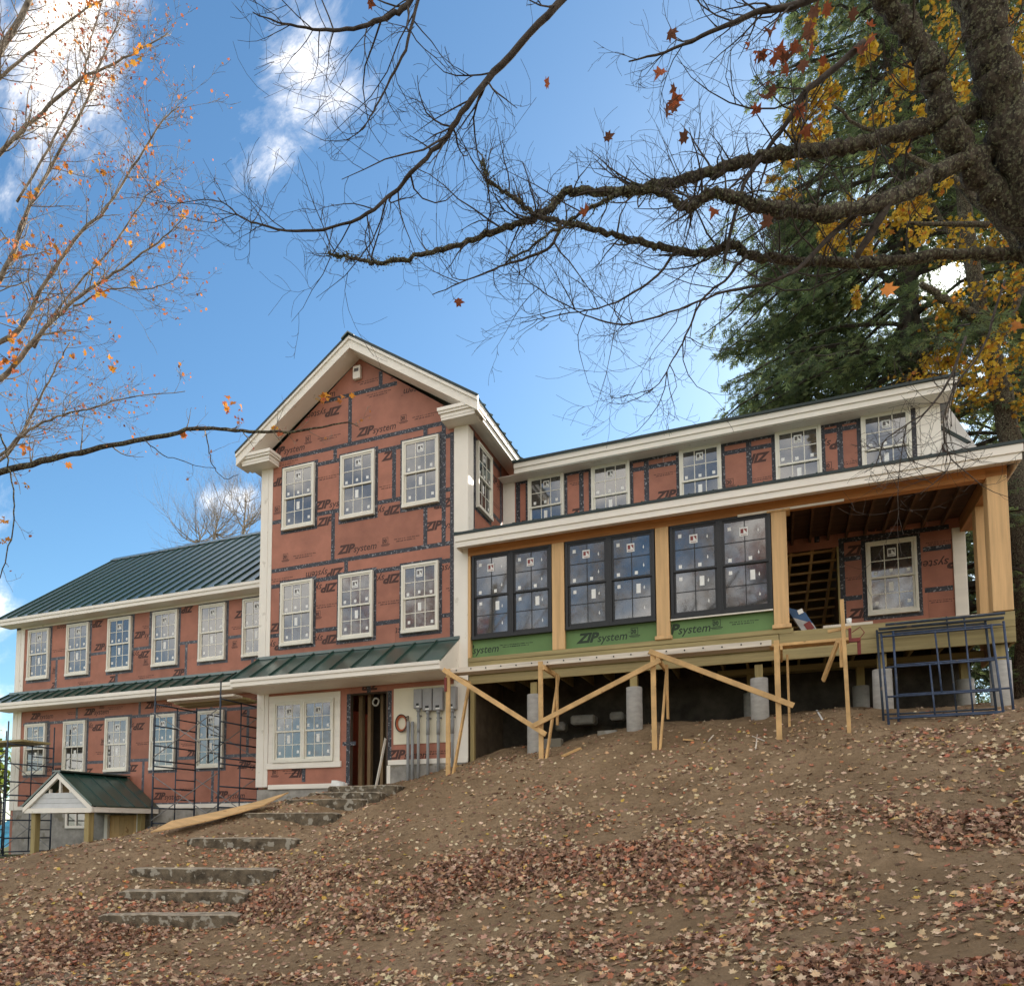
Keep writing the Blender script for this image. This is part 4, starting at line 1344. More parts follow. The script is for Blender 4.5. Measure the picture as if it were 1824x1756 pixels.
MB().box(7.37, 7.42, -1.24, -1.19, 1.83, 2.03).build('grip', REDP, cl)
o = MB().box(-.06, -.02, -1.06, -1.02, 1.78, 2.06).build('rag', REDP)
tag(o, 'red rag hanging on the first pine upright by the tower', 'rag')

# loose scaffold frames leaning on the porch rim
for k, (dx, dy, mt_, lab) in enumerate([(0, 0, STEELB, 'front blue scaffold frame leaning on the porch rim'), (.16, .12, STEELB, 'middle blue scaffold frame leaning behind the front one'), (-.05, .20, STEEL, 'dark scaffold frame leaning at the back against the porch rim')]):
    x0, x1 = 7.83 + dx, 9.42 + dx
    yb, yt = -.72 + dy, -.22 + dy * .6
    zb, zt = gz(8.6, yb) - .02, 2.36 + .05 * k
    fr = thing('scaffold_section', lab, 'scaffold frame', (x0, yb, zb), 'loose scaffold frames')
    P = lambda u, v: (x0 + (x1 - x0) * u + .03 * v * (k == 1), yb + (yt - yb) * v, zb + (zt - zb) * v)
    for u in (0, 1):
        MB().tube([P(u, -.03), P(u, 1.0)], .019, 8).build('leg', mt_, fr, True)
    for v in ((.07, .30, .62, .97) if k != 2 else (.08, .97)):
        MB().tube([P(0, v), P(1, v)], .016, 8).build('rung', mt_, fr, True)
    for u, a, b in ((.42, .07, .62), (.5, .30, .97)) if k == 0 else ((.66, .0, 1.08),):
        MB().tube([P(u, a), P(u, b)], .014, 8).build('inner_upright', mt_, fr, True)
for k in range(2):
    o = MB().tube([(7.8 + .1 * k, -.16 - .08 * k, 2.46 + .05 * k), (9.62, -.14 - .08 * k, 2.47 + .06 * k)], .025, 8).build('scaffold_tube', STEEL, None, True)
    tag(o, ('upper' if k else 'lower') + ' dark scaffold tube lying along the porch edge over the leaning frames', 'tube', 'loose scaffold tubes')

# things lying on the porch
o = thing('carton', 'blue, white and red carton leaning on the porch post', 'carton', (6.6, .3, 2.6))
for (a, b, mt_, nm) in [(0, .30, mat('carton_grey', (.42, .42, .42), .7), 'lower_panel'), (.302, .52, BLUEP, 'blue_band')]:
    MB().hexa([(6.62 - a * .55, .25, 2.62 + a), (6.95 - a * .55, .25, 2.62 + a - .14), (6.95 - a * .55, .40, 2.62 + a - .14), (6.62 - a * .55, .40, 2.62 + a)],
              [(6.62 - b * .55, .25, 2.62 + b), (6.95 - b * .55, .25, 2.62 + b - .14), (6.95 - b * .55, .40, 2.62 + b - .14), (6.62 - b * .55, .40, 2.62 + b)]).build(nm, mt_, o)
MB().beam((6.76, .245, 2.66), (6.68, .245, 2.80), .008, .12).build('red_mark', REDP, o)
MB().beam((6.60, .245, 2.98), (6.57, .245, 3.06), .008, .09).build('white_mark', STICK, o)
o = MB().box(6.95, 7.75, .15, .45, 2.605, 2.69).build('lumber_stack', PINEW, bevel=.004)
tag(o, 'pale boards stacked flat on the open porch floor', 'lumber')
o = MB().tube([(7.38, .25, 2.69), (7.38, .25, 2.80)], [.04, .045], 14).build('cup', STICK, None, True)
tag(o, 'white paper cup standing on the porch boards', 'cup')

# ------------------------------------------------------------------ meters, conduit, loose things at the tower door
o = MB().box(-1.77, -.24, -.022, -.003, .87, 2.13).build('backboard', CREAM, bevel=.004)
tag(o, 'cream painted backboard behind the electric boxes', 'board')
BX = []
for k, (a, b, zb_, zt_) in enumerate([(1113, 1166, 1060, 935), (1169, 1228, 1075, 930), (1233, 1294, 1072, 925), (1325, 1377, 1065, 918)]):
    p0, p1 = on_y(420 + a / 3.508, 960 + zb_ / 3.508, -.12), on_y(420 + b / 3.508, 960 + zt_ / 3.508, -.12)
    bx = thing('meter_box', ['leftmost grey electric meter box on the cream backboard', 'second grey electric meter box from the left', 'third grey electric meter box from the left', 'rightmost grey electric box behind the pine upright'][k], 'meter box', (p0[0], -.12, p0[2]), 'grey electric boxes')
    MB().box(p0[0], p1[0], -.15, -.023, p0[2], p1[2]).build('box', GREYBOX, bx, bevel=.01)
    MB().box(p0[0] + .01, p1[0] - .01, -.156, -.1505, p0[2] + .01, p1[2] - .09).build('cover', GREYBOX, bx, bevel=.003)
    MB().box(p0[0] + .07, p1[0] - .07, -.159, -.1565, p0[2] + .06, p0[2] + .11).build('nameplate', BLACKP, bx)
    MB().box(p0[0] + .075, p1[0] - .06, -.1585, -.1565, p0[2] + .025, p0[2] + .055).build('tag_label', STICK, bx)
    xc = (p0[0] + p1[0]) / 2
    z1_ = p0[2]
    cd = thing('conduit', 'grey pipe below the ' + ['leftmost', 'second', 'third', 'rightmost'][k] + ' grey meter box', 'conduit', (xc, -.1, 0), 'grey conduit pipes')
    MB().tube([(xc, -.10, gz(xc, -.1) - .2), (xc, -.10, z1_)], .032, 12).build('pipe', GREYPVC, cd, True)
    MB().tube([(xc, -.10, z1_ - .06), (xc, -.10, z1_ + .002)], .045, 12).build('coupling', GREYPVC, cd, True)
    MB().tube([(xc, -.10, z1_ - .52), (xc, -.10, z1_ - .22 - .1 * (k == 0))], .040 if k else .035, 12).build('coupling', GREYPVC, cd, True)
    MB().box(xc - .05, xc + .05, -.085, -.024, z1_ - .17, z1_ - .14).build('strap', STEELZ, cd)
for k, a in enumerate((1077, 1104)):
    p = on_y(420 + a / 3.508, 960 + 1140 / 3.508, -.10)
    cd = MB().tube([(p[0], -.10, gz(p[0], -.1) - .2), (p[0], -.10, p[2])], .034, 12).build('conduit', GREYPVC, None, True)
    tag(cd, ('left' if k == 0 else 'right') + ' one of two open grey pipe stubs beside the orange cable coil', 'conduit', 'grey conduit pipes')
cp = on_y(420 + 1035 / 3.508, 960 + 1150 / 3.508, -.08)
coil = thing('cable_coil', 'coil of orange and black cable hanging on the cream backboard', 'cable', tuple(cp))
for j in range(4):
    r0 = .125 + .014 * j
    pts = [(cp[0] + r0 * .85 * math.cos(a), -.06 - .012 * j, cp[2] + r0 * 1.15 * math.sin(a)) for a in np.linspace(0, 2 * math.pi, 28)]
    MB().tube(pts, .011, 6, False).build('cable_loop', BLACKP if j == 3 else ORANGE, coil, True)
MB().tube([(cp[0] + .10, -.07, cp[2] + .13), (cp[0] + .17, -.08, cp[2] + .15), (cp[0] + .16, -.08, cp[2] + .05)], .012, 6).build('cable_end', BLACKP, coil, True)
rp = on_y(420 + 876 / 3.508, 960 + 1017 / 3.508, .05)
pts = [(rp[0] + .075 * math.cos(a), .045 + .01 * math.sin(3 * a), rp[2] + .085 * math.sin(a)) for a in np.linspace(0, 2 * math.pi, 24)]
o = MB().tube(pts, .02, 8, False).build('wire_coil', mat('pale_wire', (.45, .44, .40), .5), None, True)
tag(o, 'ring of pale wire hanging high in the open doorway', 'wire')
o = MB().beam((-2.10, -.20, -.06), (-1.96, -.03, 1.02), .012, .09, (0, -1, 0)).build('trim_offcut', TRIM)
tag(o, 'white trim board leaning at the right side of the doorway', 'board')
o = MB().hexa([(-3.22, -.30, -.06), (-2.92, -.34, -.06), (-2.90, -.14, -.06), (-3.20, -.1, -.06)], [(-3.20, -.28, .10), (-3.0, -.30, .07), (-2.93, -.16, .06), (-3.18, -.12, .11)]).build('plastic_wrap', STICK)
tag(o, 'crumpled white plastic wrap beside the doorway', 'wrap')

# ------------------------------------------------------------------ stone steps, ramp and odds and ends on the bank
ORD = ['lowest', 'second lowest', 'third from the bottom', 'fourth from the bottom', 'fifth from the bottom', 'third from the top', 'second from the top', 'topmost']
for k, (x0, x1, y, d, yaw) in enumerate(STEPS):
    a, b = at(x0, y, d), at(x1, y, d)
    c, L = (a + b) / 2 + np.array([0, 0, .03]), np.linalg.norm(b - a)
    dp, th = (.42, .17) if k < 7 else (.6, .16)
    nxs = 26
    mb = MB()
    ang = R(yaw)
    ux, uy = np.array([math.cos(ang), math.sin(ang), 0]), np.array([-math.sin(ang), math.cos(ang), 0])
    rr_ = np.random.default_rng(k)
    prof = [(0.0, -th - .1), (-.005, -.10), (0.0, -.012), (.012, 0.0), (dp * .5, .006), (dp, -.005), (dp, -th - .1)]
    for i in range(nxs):
        s = (i / (nxs - 1) - .5) * L
        e = .03 * (1 - min(1, (L / 2 - abs(s)) / .05)) if L / 2 - abs(s) < .05 else 0
        for (v, z) in prof:
            j1, j2 = (vnoise(s * 1.0, v, 6.0, k + 3) - .5) * .035, (vnoise(s, z + v, 4.0, k + 30) - .5) * .016
            top = z > -.06
            mb.v.append(tuple(c + ux * s + uy * (v + (float(j1) if v < .1 else 0) + e) + np.array([0, 0, z + (float(j2) if top else 0) - e])))
    n = len(prof)
    for i in range(nxs - 1):
        for j in range(n - 1):
            mb.f.append((i * n + j, (i + 1) * n + j, (i + 1) * n + j + 1, i * n + j + 1))
            mb.m.append(0)
    mb.f += [tuple(range(n)), tuple((nxs - 1) * n + j for j in reversed(range(n)))]
    mb.m += [0, 0]
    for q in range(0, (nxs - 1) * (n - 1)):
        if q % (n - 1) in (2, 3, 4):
            mb.m[q] = 1  # upper faces take the paler step colour, fronts keep the darker one
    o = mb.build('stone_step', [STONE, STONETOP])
    tag(o, ORD[k] + ' of the weathered stone steps leading up to the tower door', 'step', 'stone steps on the bank')
a0, a1, b0, b1 = RAMP
rp_ = thing('plywood_ramp', 'long sheet of plywood laid as a ramp from the bank towards the tower', 'plywood', tuple(a0))
mb = MB()
nseg = 12
lo, hi = [], []
for i in range(nseg + 1):
    t_ = i / nseg
    for p, q in ((a0, b0), (a1, b1)):
        c = p * (1 - t_) + q * t_ + np.array([0, 0, .01 - .04 * math.sin(math.pi * t_)])
        mb.v.append(tuple(c))
        mb.v.append(tuple(c + np.array([0, 0, .022])))
for i in range(nseg):
    b = i * 4
    mb.f += [(b, b + 4, b + 6, b + 2), (b + 1, b + 3, b + 7, b + 5), (b, b + 1, b + 5, b + 4), (b + 2, b + 6, b + 7, b + 3)]
    mb.m += [0] * 4
mb.f += [(0, 2, 3, 1), (nseg * 4, nseg * 4 + 1, nseg * 4 + 3, nseg * 4 + 2)]
mb.m += [0, 0]
mb.build('sheet', PLY, rp_)


def lay(px, py, px2, py2, w_, h_, name, mt_, label, cat):
    a, b = ground_hit(px, py), ground_hit(px2, py2)
    a[2], b[2] = gz(a[0], a[1]) + h_ / 2, gz(b[0], b[1]) + h_ / 2
    tag(MB().beam(a, b, w_, h_).build(name, mt_, bevel=.003), label, cat)


lay(1002, 1347, 1033, 1332, .09, .04, 'wood_offcut', PINE, 'short wood offcut lying under the second pine upright', 'offcut')
lay(1455, 1268, 1465, 1282, .03, .02, 'white_stick', STICK, 'thin white stick lying on the bank before the fourth pier', 'stick')
lay(1218, 1316, 1234, 1318, .07, .03, 'wood_offcut', PINE, 'tiny pale wood chip on the bank below the porch middle', 'offcut')
lay(1340, 1312, 1362, 1318, .02, .015, 'twig', PINEW, 'pale crossed twig lying on the bank by the fourth pine upright', 'twig')
lay(1349, 1307, 1346, 1334, .02, .015, 'twig', PINEW, 'pale upright twig stuck in the bank by the fourth pine upright', 'twig')
lay(1262, 1322, 1271, 1308, .02, .02, 'twig', PINEW, 'forked pale twig on the bank below the third pier', 'twig')
lay(1465, 1263, 1510, 1257, .16, .03, 'wood_offcut', PINEW, 'pale board scrap on the ground beside the tall stake', 'offcut')
for k, (px, py, lab) in enumerate([(985, 1326, 'left grey concrete block half buried under the porch'), (1083, 1312, 'right grey concrete block half buried under the porch')]):
    p = on_y(px, py, .35)
    o = MB().box(p[0] - .2, p[0] + .2, .25, .45, p[2] - .3, p[2] + .12).build('concrete_block', CONC, bevel=.01)
    tag(o, lab, 'concrete block', 'concrete blocks under the porch')
for k, (px, py, w_, h_) in enumerate([(1040, 1278, .55, .16), (1100, 1272, .30, .14), (1000, 1290, .22, .16)]):
    p = on_y(px, py, 1.6)
    o = MB().box(p[0] - w_ / 2, p[0] + w_ / 2, 1.45, 1.8, p[2] - h_, p[2] + h_ * .3).build('stone', CONC, bevel=.04)
    tag(o, ['widest dark stone lying deep under the porch', 'small dark stone right of the widest one under the porch', 'small dark stone left of the widest one under the porch'][k], 'stone', 'stones under the porch')
tp = at(-6, 1440, 30)
mb = MB()
for i in range(13):
    for j in range(5):
        u, v = i / 12 - .5, j / 4
        mb.v.append((tp[0] + u * 4 + 1.0, tp[1] + math.sin(v * 3.1) * 1.5 + v, tp[2] - 1.4 + 1.9 * math.sin(math.pi * v * .6) + .15 * math.sin(9 * u)))
for i in range(12):
    for j in range(4):
        mb.f.append((i * 5 + j, (i + 1) * 5 + j, (i + 1) * 5 + j + 1, i * 5 + j + 1))
        mb.m.append(0)
tag(mb.build('tarp', TARP, None, True), 'bright blue tarp over a pile beyond the far wing corner', 'tarp')

# ------------------------------------------------------------------ leaf meshes
OUT = np.array([(0, -.34), (.20, -.44), (.19, -.22), (.50, -.14), (.35, .04), (.45, .27), (.19, .19), (.0, .56), (-.19, .19), (-.45, .27), (-.35, .04), (-.50, -.14), (-.19, -.22), (-.20, -.44)])
OUT6 = np.array([(0, -.5), (.42, -.18), (.34, .2), (0, .55), (-.34, .2), (-.42, -.18)])


def leaf_cloud(name, pos, size, nrm, cols, mt_, parent=None, outline=OUT, curl=.22, seed=0):
    """one mesh of many separate leaves; each leaf is a fan round its middle, folded and curled"""
    r = np.random.default_rng(seed)
    n = len(pos)
    k = len(outline)
    nrm = nrm / (np.linalg.norm(nrm, axis=1, keepdims=True) + 1e-9)
    ref = r.normal(size=(n, 3))
    u = np.cross(nrm, ref)
    u /= np.linalg.norm(u, axis=1, keepdims=True) + 1e-9
    v = np.cross(nrm, u)
    c1, c2 = r.normal(0, curl, n), r.normal(0, curl, n)
    V = np.empty((n, k + 1, 3))
    V[:, 0] = pos
    asp = r.uniform(.75, 1.1, n)
    for i, (a, b) in enumerate(outline):
        h = c1 * a * a * 2 + c2 * b * b * 2 + r.normal(0, .03, n)
        V[:, i + 1] = pos + size[:, None] * (u * (a * asp)[:, None] + v * b + nrm * h[:, None])
    base = (np.arange(n) * (k + 1))[:, None, None]
    tri = np.array([(0, i + 1, (i + 1) % k + 1) for i in range(k)])[None]
    Fc = (base + tri).reshape(-1, 3)
    me_ = bpy.data.meshes.new(name)
    me_.vertices.add(n * (k + 1))
    me_.vertices.foreach_set('co', V.ravel())
    me_.loops.add(Fc.size)
    me_.loops.foreach_set('vertex_index', Fc.ravel().astype(np.int32))
    me_.polygons.add(len(Fc))
    me_.polygons.foreach_set('loop_start', np.arange(0, Fc.size, 3, dtype=np.int32))
    at_ = me_.color_attributes.new('leaf', 'FLOAT_COLOR', 'POINT')
    cc = np.ones((n, k + 1, 4))
    cc[:, :, :3] = cols[:, None, :] * r.uniform(.82, 1.15, (n, k + 1, 1))
    at_.data.foreach_set('color', cc.ravel())
    me_.update()
    me_.materials.append(mt_)
    o = bpy.data.objects.new(name, me_)
    return link(o, parent)


def pick(pal, wts, n, r, j=.22):
    pal = np.array(pal)
    c = pal[r.choice(len(pal), n, p=np.array(wts) / sum(wts))]
    return np.clip(c * r.uniform(1 - j, 1 + j, (n, 1)) * r.uniform(.93, 1.07, (n, 3)), 0, 1)


# fallen leaves: sparse everywhere, drifts at the foot of the bank, round the steps and in the right foreground
r = np.random.default_rng(5)
N = 340000
X, Yv = r.uniform(-9.5, 12.5, N), r.uniform(-12.6, 1.0, N)
dens_ = .030 + .09 * vnoise(X, Yv, .55, 8) ** 2 + .16 * np.clip((-6.5 - .16 * X - Yv) * .5, 0, 1) * vnoise(X, Yv, 1.0, 17)
DRIFT = [(60, 1690, .9, .5), (200, 1680, 1.0, .5), (340, 1670, .9, .5), (470, 1625, .7, .7), (300, 1606, .7, .6), (330, 1568, .7, .5), (440, 1512, .55, .35), (520, 1545, .5, .4), (560, 1600, .7, .6), (640, 1620, .9, .6), (740, 1590, .8, .7), (860, 1560, .8, .8),
         (980, 1540, .8, .8), (1090, 1520, .8, .8), (1180, 1545, .8, .8), (1290, 1560, .7, .7), (1000, 1470, .6, .5), (1240, 1450, .45, .5), (1350, 1455, .5, .5), (1560, 1480, .6, .7), (1680, 1480, .8, .8), (1790, 1470, .8, .8),
         (1800, 1420, .7, .6), (1560, 1590, .7, .45), (1750, 1600, .8, .5), (1300, 1660, .7, .45), (1100, 1690, .6, .4), (1620, 1735, .9, .7), (1780, 1735, .9, .9), (1450, 1745, .7, .4), (850, 1700, .7, .3), (1250, 1745, .6, .3),
         (640, 1480, .5, .2), (950, 1420, .6, .2), (1700, 1310, .6, .4), (1800, 1330, .6, .5), (600, 1740, .8, .3), (300, 1745, .9, .35), (60, 1745, .9, .3), (560, 1440, .5, .25)]
for px, py, s, a in DRIFT:
    c = ground_hit(px, py)
    g = np.exp(-(((X - c[0]) / (s * 1.25)) ** 2 + ((Yv - c[1]) / (s * .75)) ** 2))
    dens_ += a * .75 * g * np.clip(2.6 * vnoise(X, Yv, 1.3, 12) - .45, 0, 1.3)
# the packed drive keeps few leaves
inside = (X > -5.6) & (X < .05) & (Yv > -.02)
dens_[inside] = 0
dens_[(X < -5.5) & (Yv > .7)] = 0
dens_[(X > .0) & (Yv > -.2)] *= .25
dens_ *= np.clip((X + 10.5) / 3, 0, 1)
keep = r.uniform(0, 1, N) < np.clip(dens_, 0, .95)
X, Yv, dk = X[keep], Yv[keep], dens_[keep]
n = len(X)
e = .05
zc = height(X, Yv)
sx_ = (height(X + e, Yv) - zc) / e
sy_ = (height(X, Yv + e) - zc) / e
nrm = np.stack([-sx_, -sy_, np.ones(n)], 1) + r.normal(0, .28, (n, 3)) * (1 + np.clip(dk, 0, .8))[:, None]
lift = .008 + r.uniform(0, 1, n) * .07 * np.clip(dk, 0, 1)
fresh = r.uniform(0, 1, n) < np.clip(.46 - dk * .42, .12, .46)
ca = pick([(.62, .47, .30), (.70, .56, .38), (.58, .38, .20), (.62, .42, .10), (.52, .20, .10)], [4, 3, 3, .5, 1], n, r)
cb = pick([(.25, .135, .085), (.35, .20, .13), (.43, .275, .19), (.48, .19, .11), (.16, .09, .062), (.58, .43, .29)], [4, 5, 4, 1.8, 3, 1.3], n, r)
cols = np.where(fresh[:, None], ca, cb)
leaves = leaf_cloud('fallen_leaves', np.stack([X, Yv, zc + lift], 1), r.uniform(.042, .095, n), nrm, cols, LITTER, seed=2)
print('LEAVES', n)
# crumbled leaf bits and twig chips between them
N2 = 150000
X2, Y2 = r.uniform(-9.5, 12.5, N2), r.uniform(-12.6, .3, N2)
k2 = r.uniform(0, 1, N2) < .10 + .55 * np.clip(vnoise(X2, Y2, .8, 8) * 1.5 - .45, 0, 1) * vnoise(X2, Y2, 3.5, 14)
k2 &= ~((X2 > -5.6) & (X2 < .05) & (Y2 > -.05))
X2, Y2 = X2[k2], Y2[k2]
bits = leaf_cloud('leaf_crumbs', np.stack([X2, Y2, height(X2, Y2) + .006], 1), r.uniform(.014, .045, len(X2)), r.normal(0, .5, (len(X2), 3)) + np.array([0, 0, 1.2]),
                  pick([(.16, .09, .06), (.27, .165, .11), (.10, .065, .045), (.40, .28, .18), (.55, .42, .28)], [4, 4, 3, 2, 1], len(X2), r), LITTER, None, OUT6[::2], seed=3)
tag(bits, 'crumbled dark leaf bits lying between the larger fallen leaves', 'leaf bits', kind='stuff')
tag(leaves, 'brown, tan and red fallen maple leaves strewn over the bank', 'leaves', kind='stuff')


# ------------------------------------------------------------------ trees
def smooth_path(pts, sub=4):
    P = np.array(pts, float)
    Q = np.vstack([2 * P[0] - P[1], P, 2 * P[-1] - P[-2]])
    out = []
    for i in range(1, len(Q) - 2):
        for s in range(sub):
            t = s / sub
            out.append(.5 * ((2 * Q[i]) + (-Q[i - 1] + Q[i + 1]) * t + (2 * Q[i - 1] - 5 * Q[i] + 4 * Q[i + 1] - Q[i + 2]) * t * t + (-Q[i - 1] + 3 * Q[i] - 3 * Q[i + 1] + Q[i + 2]) * t ** 3))
    out.append(Q[-2])
    return np.array(out)


def limb_path(px, r0, r1, jit=.012, seed=0, sub=5):
    """smooth limb through points given as (pixel x, pixel y, distance)"""
    P = smooth_path([at(*q) for q in px], sub)
    rr = np.random.default_rng(seed)
    P[1:-1] += rr.normal(0, jit, (len(P) - 2, 3))
    t = np.linspace(0, 1, len(P))
    rad = r0 + (r1 - r0) * t ** .85
    rad *= 1 + rr.normal(0, .05, len(P))
    return P, rad


def twig(mb, p, d, L, r0, lvl, rr, tips, up=.25, bend=.22, nseg=6, kids=(3, 5), shrink=.55, min_r=.0016, sides=4):
    pts, rad = [np.array(p)], [r0]
    d = d / np.linalg.norm(d)
    drift = rr.normal(0, 1, 3) * bend
    for i in range(nseg):
        d = d + drift / nseg + rr.normal(0, .13, 3) + np.array([0, 0, up / nseg])
        d /= np.linalg.norm(d)
        pts.append(pts[-1] + d * L / nseg)
        rad.append(max(min_r, r0 * (1 - .75 * (i + 1) / nseg)))
    mb.tube(pts, rad, sides, False)
    tips.append((pts[-1], d))
    if lvl > 0:
        for k in range(rr.integers(*kids)):
            t = rr.uniform(.2, .97)
            i = min(nseg - 1, int(t * nseg))
            q = pts[i] + (pts[i + 1] - pts[i]) * (t * nseg - i)
            a = pts[i + 1] - pts[i]
            a /= np.linalg.norm(a)
            s = np.cross(a, rr.normal(0, 1, 3))
            s /= np.linalg.norm(s) + 1e-9
            ang = rr.uniform(.5, 1.0)
            twig(mb, q, a * math.cos(ang) + s * math.sin(ang), L * shrink * rr.uniform(.6, 1.2), max(min_r, rad[i] * .62), lvl - 1, rr, tips, up, bend, max(4, nseg - 1), kids, shrink, min_r, sides if lvl > 1 else 3)


def twigs_along(mb, P, rad, n, L, lvl, rr, tips, side=1.0, t0=.1, up=.3, bend=.3, flat=None, kids=(3, 5), rscale=.5, rmax=.012, rmin=.003):
    for _ in range(n):
        t = rr.uniform(t0, 1)
        i = min(len(P) - 2, int(t * (len(P) - 1)))
        a = P[i + 1] - P[i]
        a /= np.linalg.norm(a) + 1e-9
        s = np.cross(a, rr.normal(0, 1, 3))
        s /= np.linalg.norm(s) + 1e-9
        ang = rr.uniform(.6, 1.25)
        d = a * math.cos(ang) + s * math.sin(ang) * side
        twig(mb, P[i], d, L * rr.uniform(.45, 1.25) * (1.15 - .4 * t), float(np.clip(rad[i] * rscale, rmin, rmax)), lvl, rr, tips, up, bend, kids=kids)


# --- near maple: its trunk stands just right of the picture, its limbs reach over it
maple = thing('maple_tree', 'big bare maple with mossy dark limbs reaching in from the upper right', 'tree', tuple(at(2010, 1560, 7.6)))
MAPLE = [
    ('trunk', [(2020, 1640, 7.6), (2000, 1200, 7.6), (1975, 800, 7.5), (1930, 520, 7.4), (1880, 400, 7.3)], .36, .30),
    ('limb', [(1900, 440, 7.3), (1845, 350, 7.2), (1800, 220, 7.1), (1765, 100, 7.0), (1735, -40, 6.9), (1690, -260, 6.8)], .20, .15),
    ('limb', [(1860, 430, 7.35), (1760, 330, 7.3), (1695, 240, 7.2), (1665, 150, 7.1), (1630, 70, 7.0), (1570, -10, 6.9), (1480, -120, 6.8)], .13, .09),
    ('limb', [(1880, 150, 7.2), (1800, 180, 7.2), (1720, 205, 7.2), (1620, 232, 7.2), (1500, 262, 7.2), (1395, 272, 7.2), (1300, 297, 7.3), (1200, 325, 7.4), (1100, 342, 7.5), (1012, 342, 7.6), (972, 378, 7.6), (910, 402, 7.7), (800, 440, 7.8), (690, 466, 7.9), (625, 459, 8.0), (583, 450, 8.0)], .088, .012),
    ('limb', [(1930, 260, 7.3), (1824, 262, 7.3), (1700, 292, 7.2), (1620, 340, 7.1), (1500, 376, 7.0), (1410, 377, 7.0), (1345, 366, 7.0), (1300, 350, 7.0), (1262, 346, 7.0), (1225, 372, 7.05), (1180, 345, 7.1), (1138, 338, 7.1), (1090, 352, 7.15), (1010, 395, 7.2), (900, 470, 7.3)], .098, .008),
    ('limb', [(1960, 480, 7.5), (1824, 455, 7.5), (1700, 452, 7.5), (1560, 466, 7.5), (1420, 466, 7.5), (1340, 456, 7.5), (1300, 436, 7.5), (1260, 450, 7.5), (1190, 444, 7.5), (1100, 420, 7.5), (1010, 397, 7.5), (960, 385, 7.5), (905, 345, 7.5), (868, 320, 7.5), (860, 285, 7.5)], .060, .012),
    ('limb', [(1590, 345, 7.05), (1560, 400, 7.1), (1525, 460, 7.2)], .05, .03),
    ('limb', [(1540, 75, 6.9), (1464, 141, 7.0), (1432, 166, 7.0), (1403, 218, 7.1), (1365, 268, 7.2), (1325, 330, 7.2), (1300, 420, 7.3), (1290, 470, 7.3)], .032, .014),
    ('limb', [(1120, -130, 6.5), (1040, -40, 6.5), (960, 45, 6.5), (880, 130, 6.6), (830, 190, 6.6), (790, 250, 6.7), (740, 300, 6.7), (700, 345, 6.8), (640, 388, 6.8), (560, 411, 6.9), (480, 405, 6.9), (430, 386, 7.0), (388, 352, 7.0)], .036, .005),
    ('limb', [(800, -90, 6.2), (725, 8, 6.2), (690, 30, 6.2), (630, 52, 6.2), (570, 53, 6.3), (505, 42, 6.3), (450, 22, 6.3)], .028, .004),
    ('limb', [(770, -60, 6.2), (745, 0, 6.2), (722, 90, 6.2), (690, 150, 6.3), (665, 200, 6.3), (645, 232, 6.3)], .018, .004),
    ('limb', [(1560, -60, 6.8), (1434, 3, 6.8), (1350, 22, 6.8), (1280, 52, 6.8), (1200, 88, 6.9), (1120, 110, 6.9)], .04, .006),
    ('limb', [(1000, 395, 7.4), (980, 440, 7.4), (930, 462, 7.4), (890, 475, 7.4), (830, 500, 7.4), (770, 525, 7.4)], .018, .004),
    ('limb', [(1205, 446, 7.5), (1160, 500, 7.5), (1080, 545, 7.5), (1000, 560, 7.5), (930, 575, 7.5)], .015, .003),
    ('limb', [(1330, 455, 7.4), (1290, 500, 7.4), (1250, 535, 7.4), (1225, 590, 7.4), (1200, 640, 7.4), (1165, 690, 7.4), (1105, 706, 7.4)], .016, .003),
    ('limb', [(1360, 508, 7.3), (1290, 520, 7.3), (1210, 550, 7.3), (1110, 578, 7.3), (1040, 560, 7.3), (960, 515, 7.3), (905, 470, 7.3)], .014, .003),
    ('limb', [(1560, 350, 7.1), (1480, 420, 7.1), (1420, 480, 7.1), (1360, 508, 7.1)], .03, .014),
    ('limb', [(1720, 600, 7.2), (1690, 680, 7.2), (1640, 740, 7.2), (1580, 780, 7.2), (1560, 830, 7.2)], .014, .003),
    ('limb', [(1790, 500, 7.2), (1750, 620, 7.2), (1700, 690, 7.2), (1680, 760, 7.2), (1690, 830, 7.2), (1640, 880, 7.2)], .012, .003),
]
rr = np.random.default_rng(21)
tw, tips, MOSS = MB(), [], []
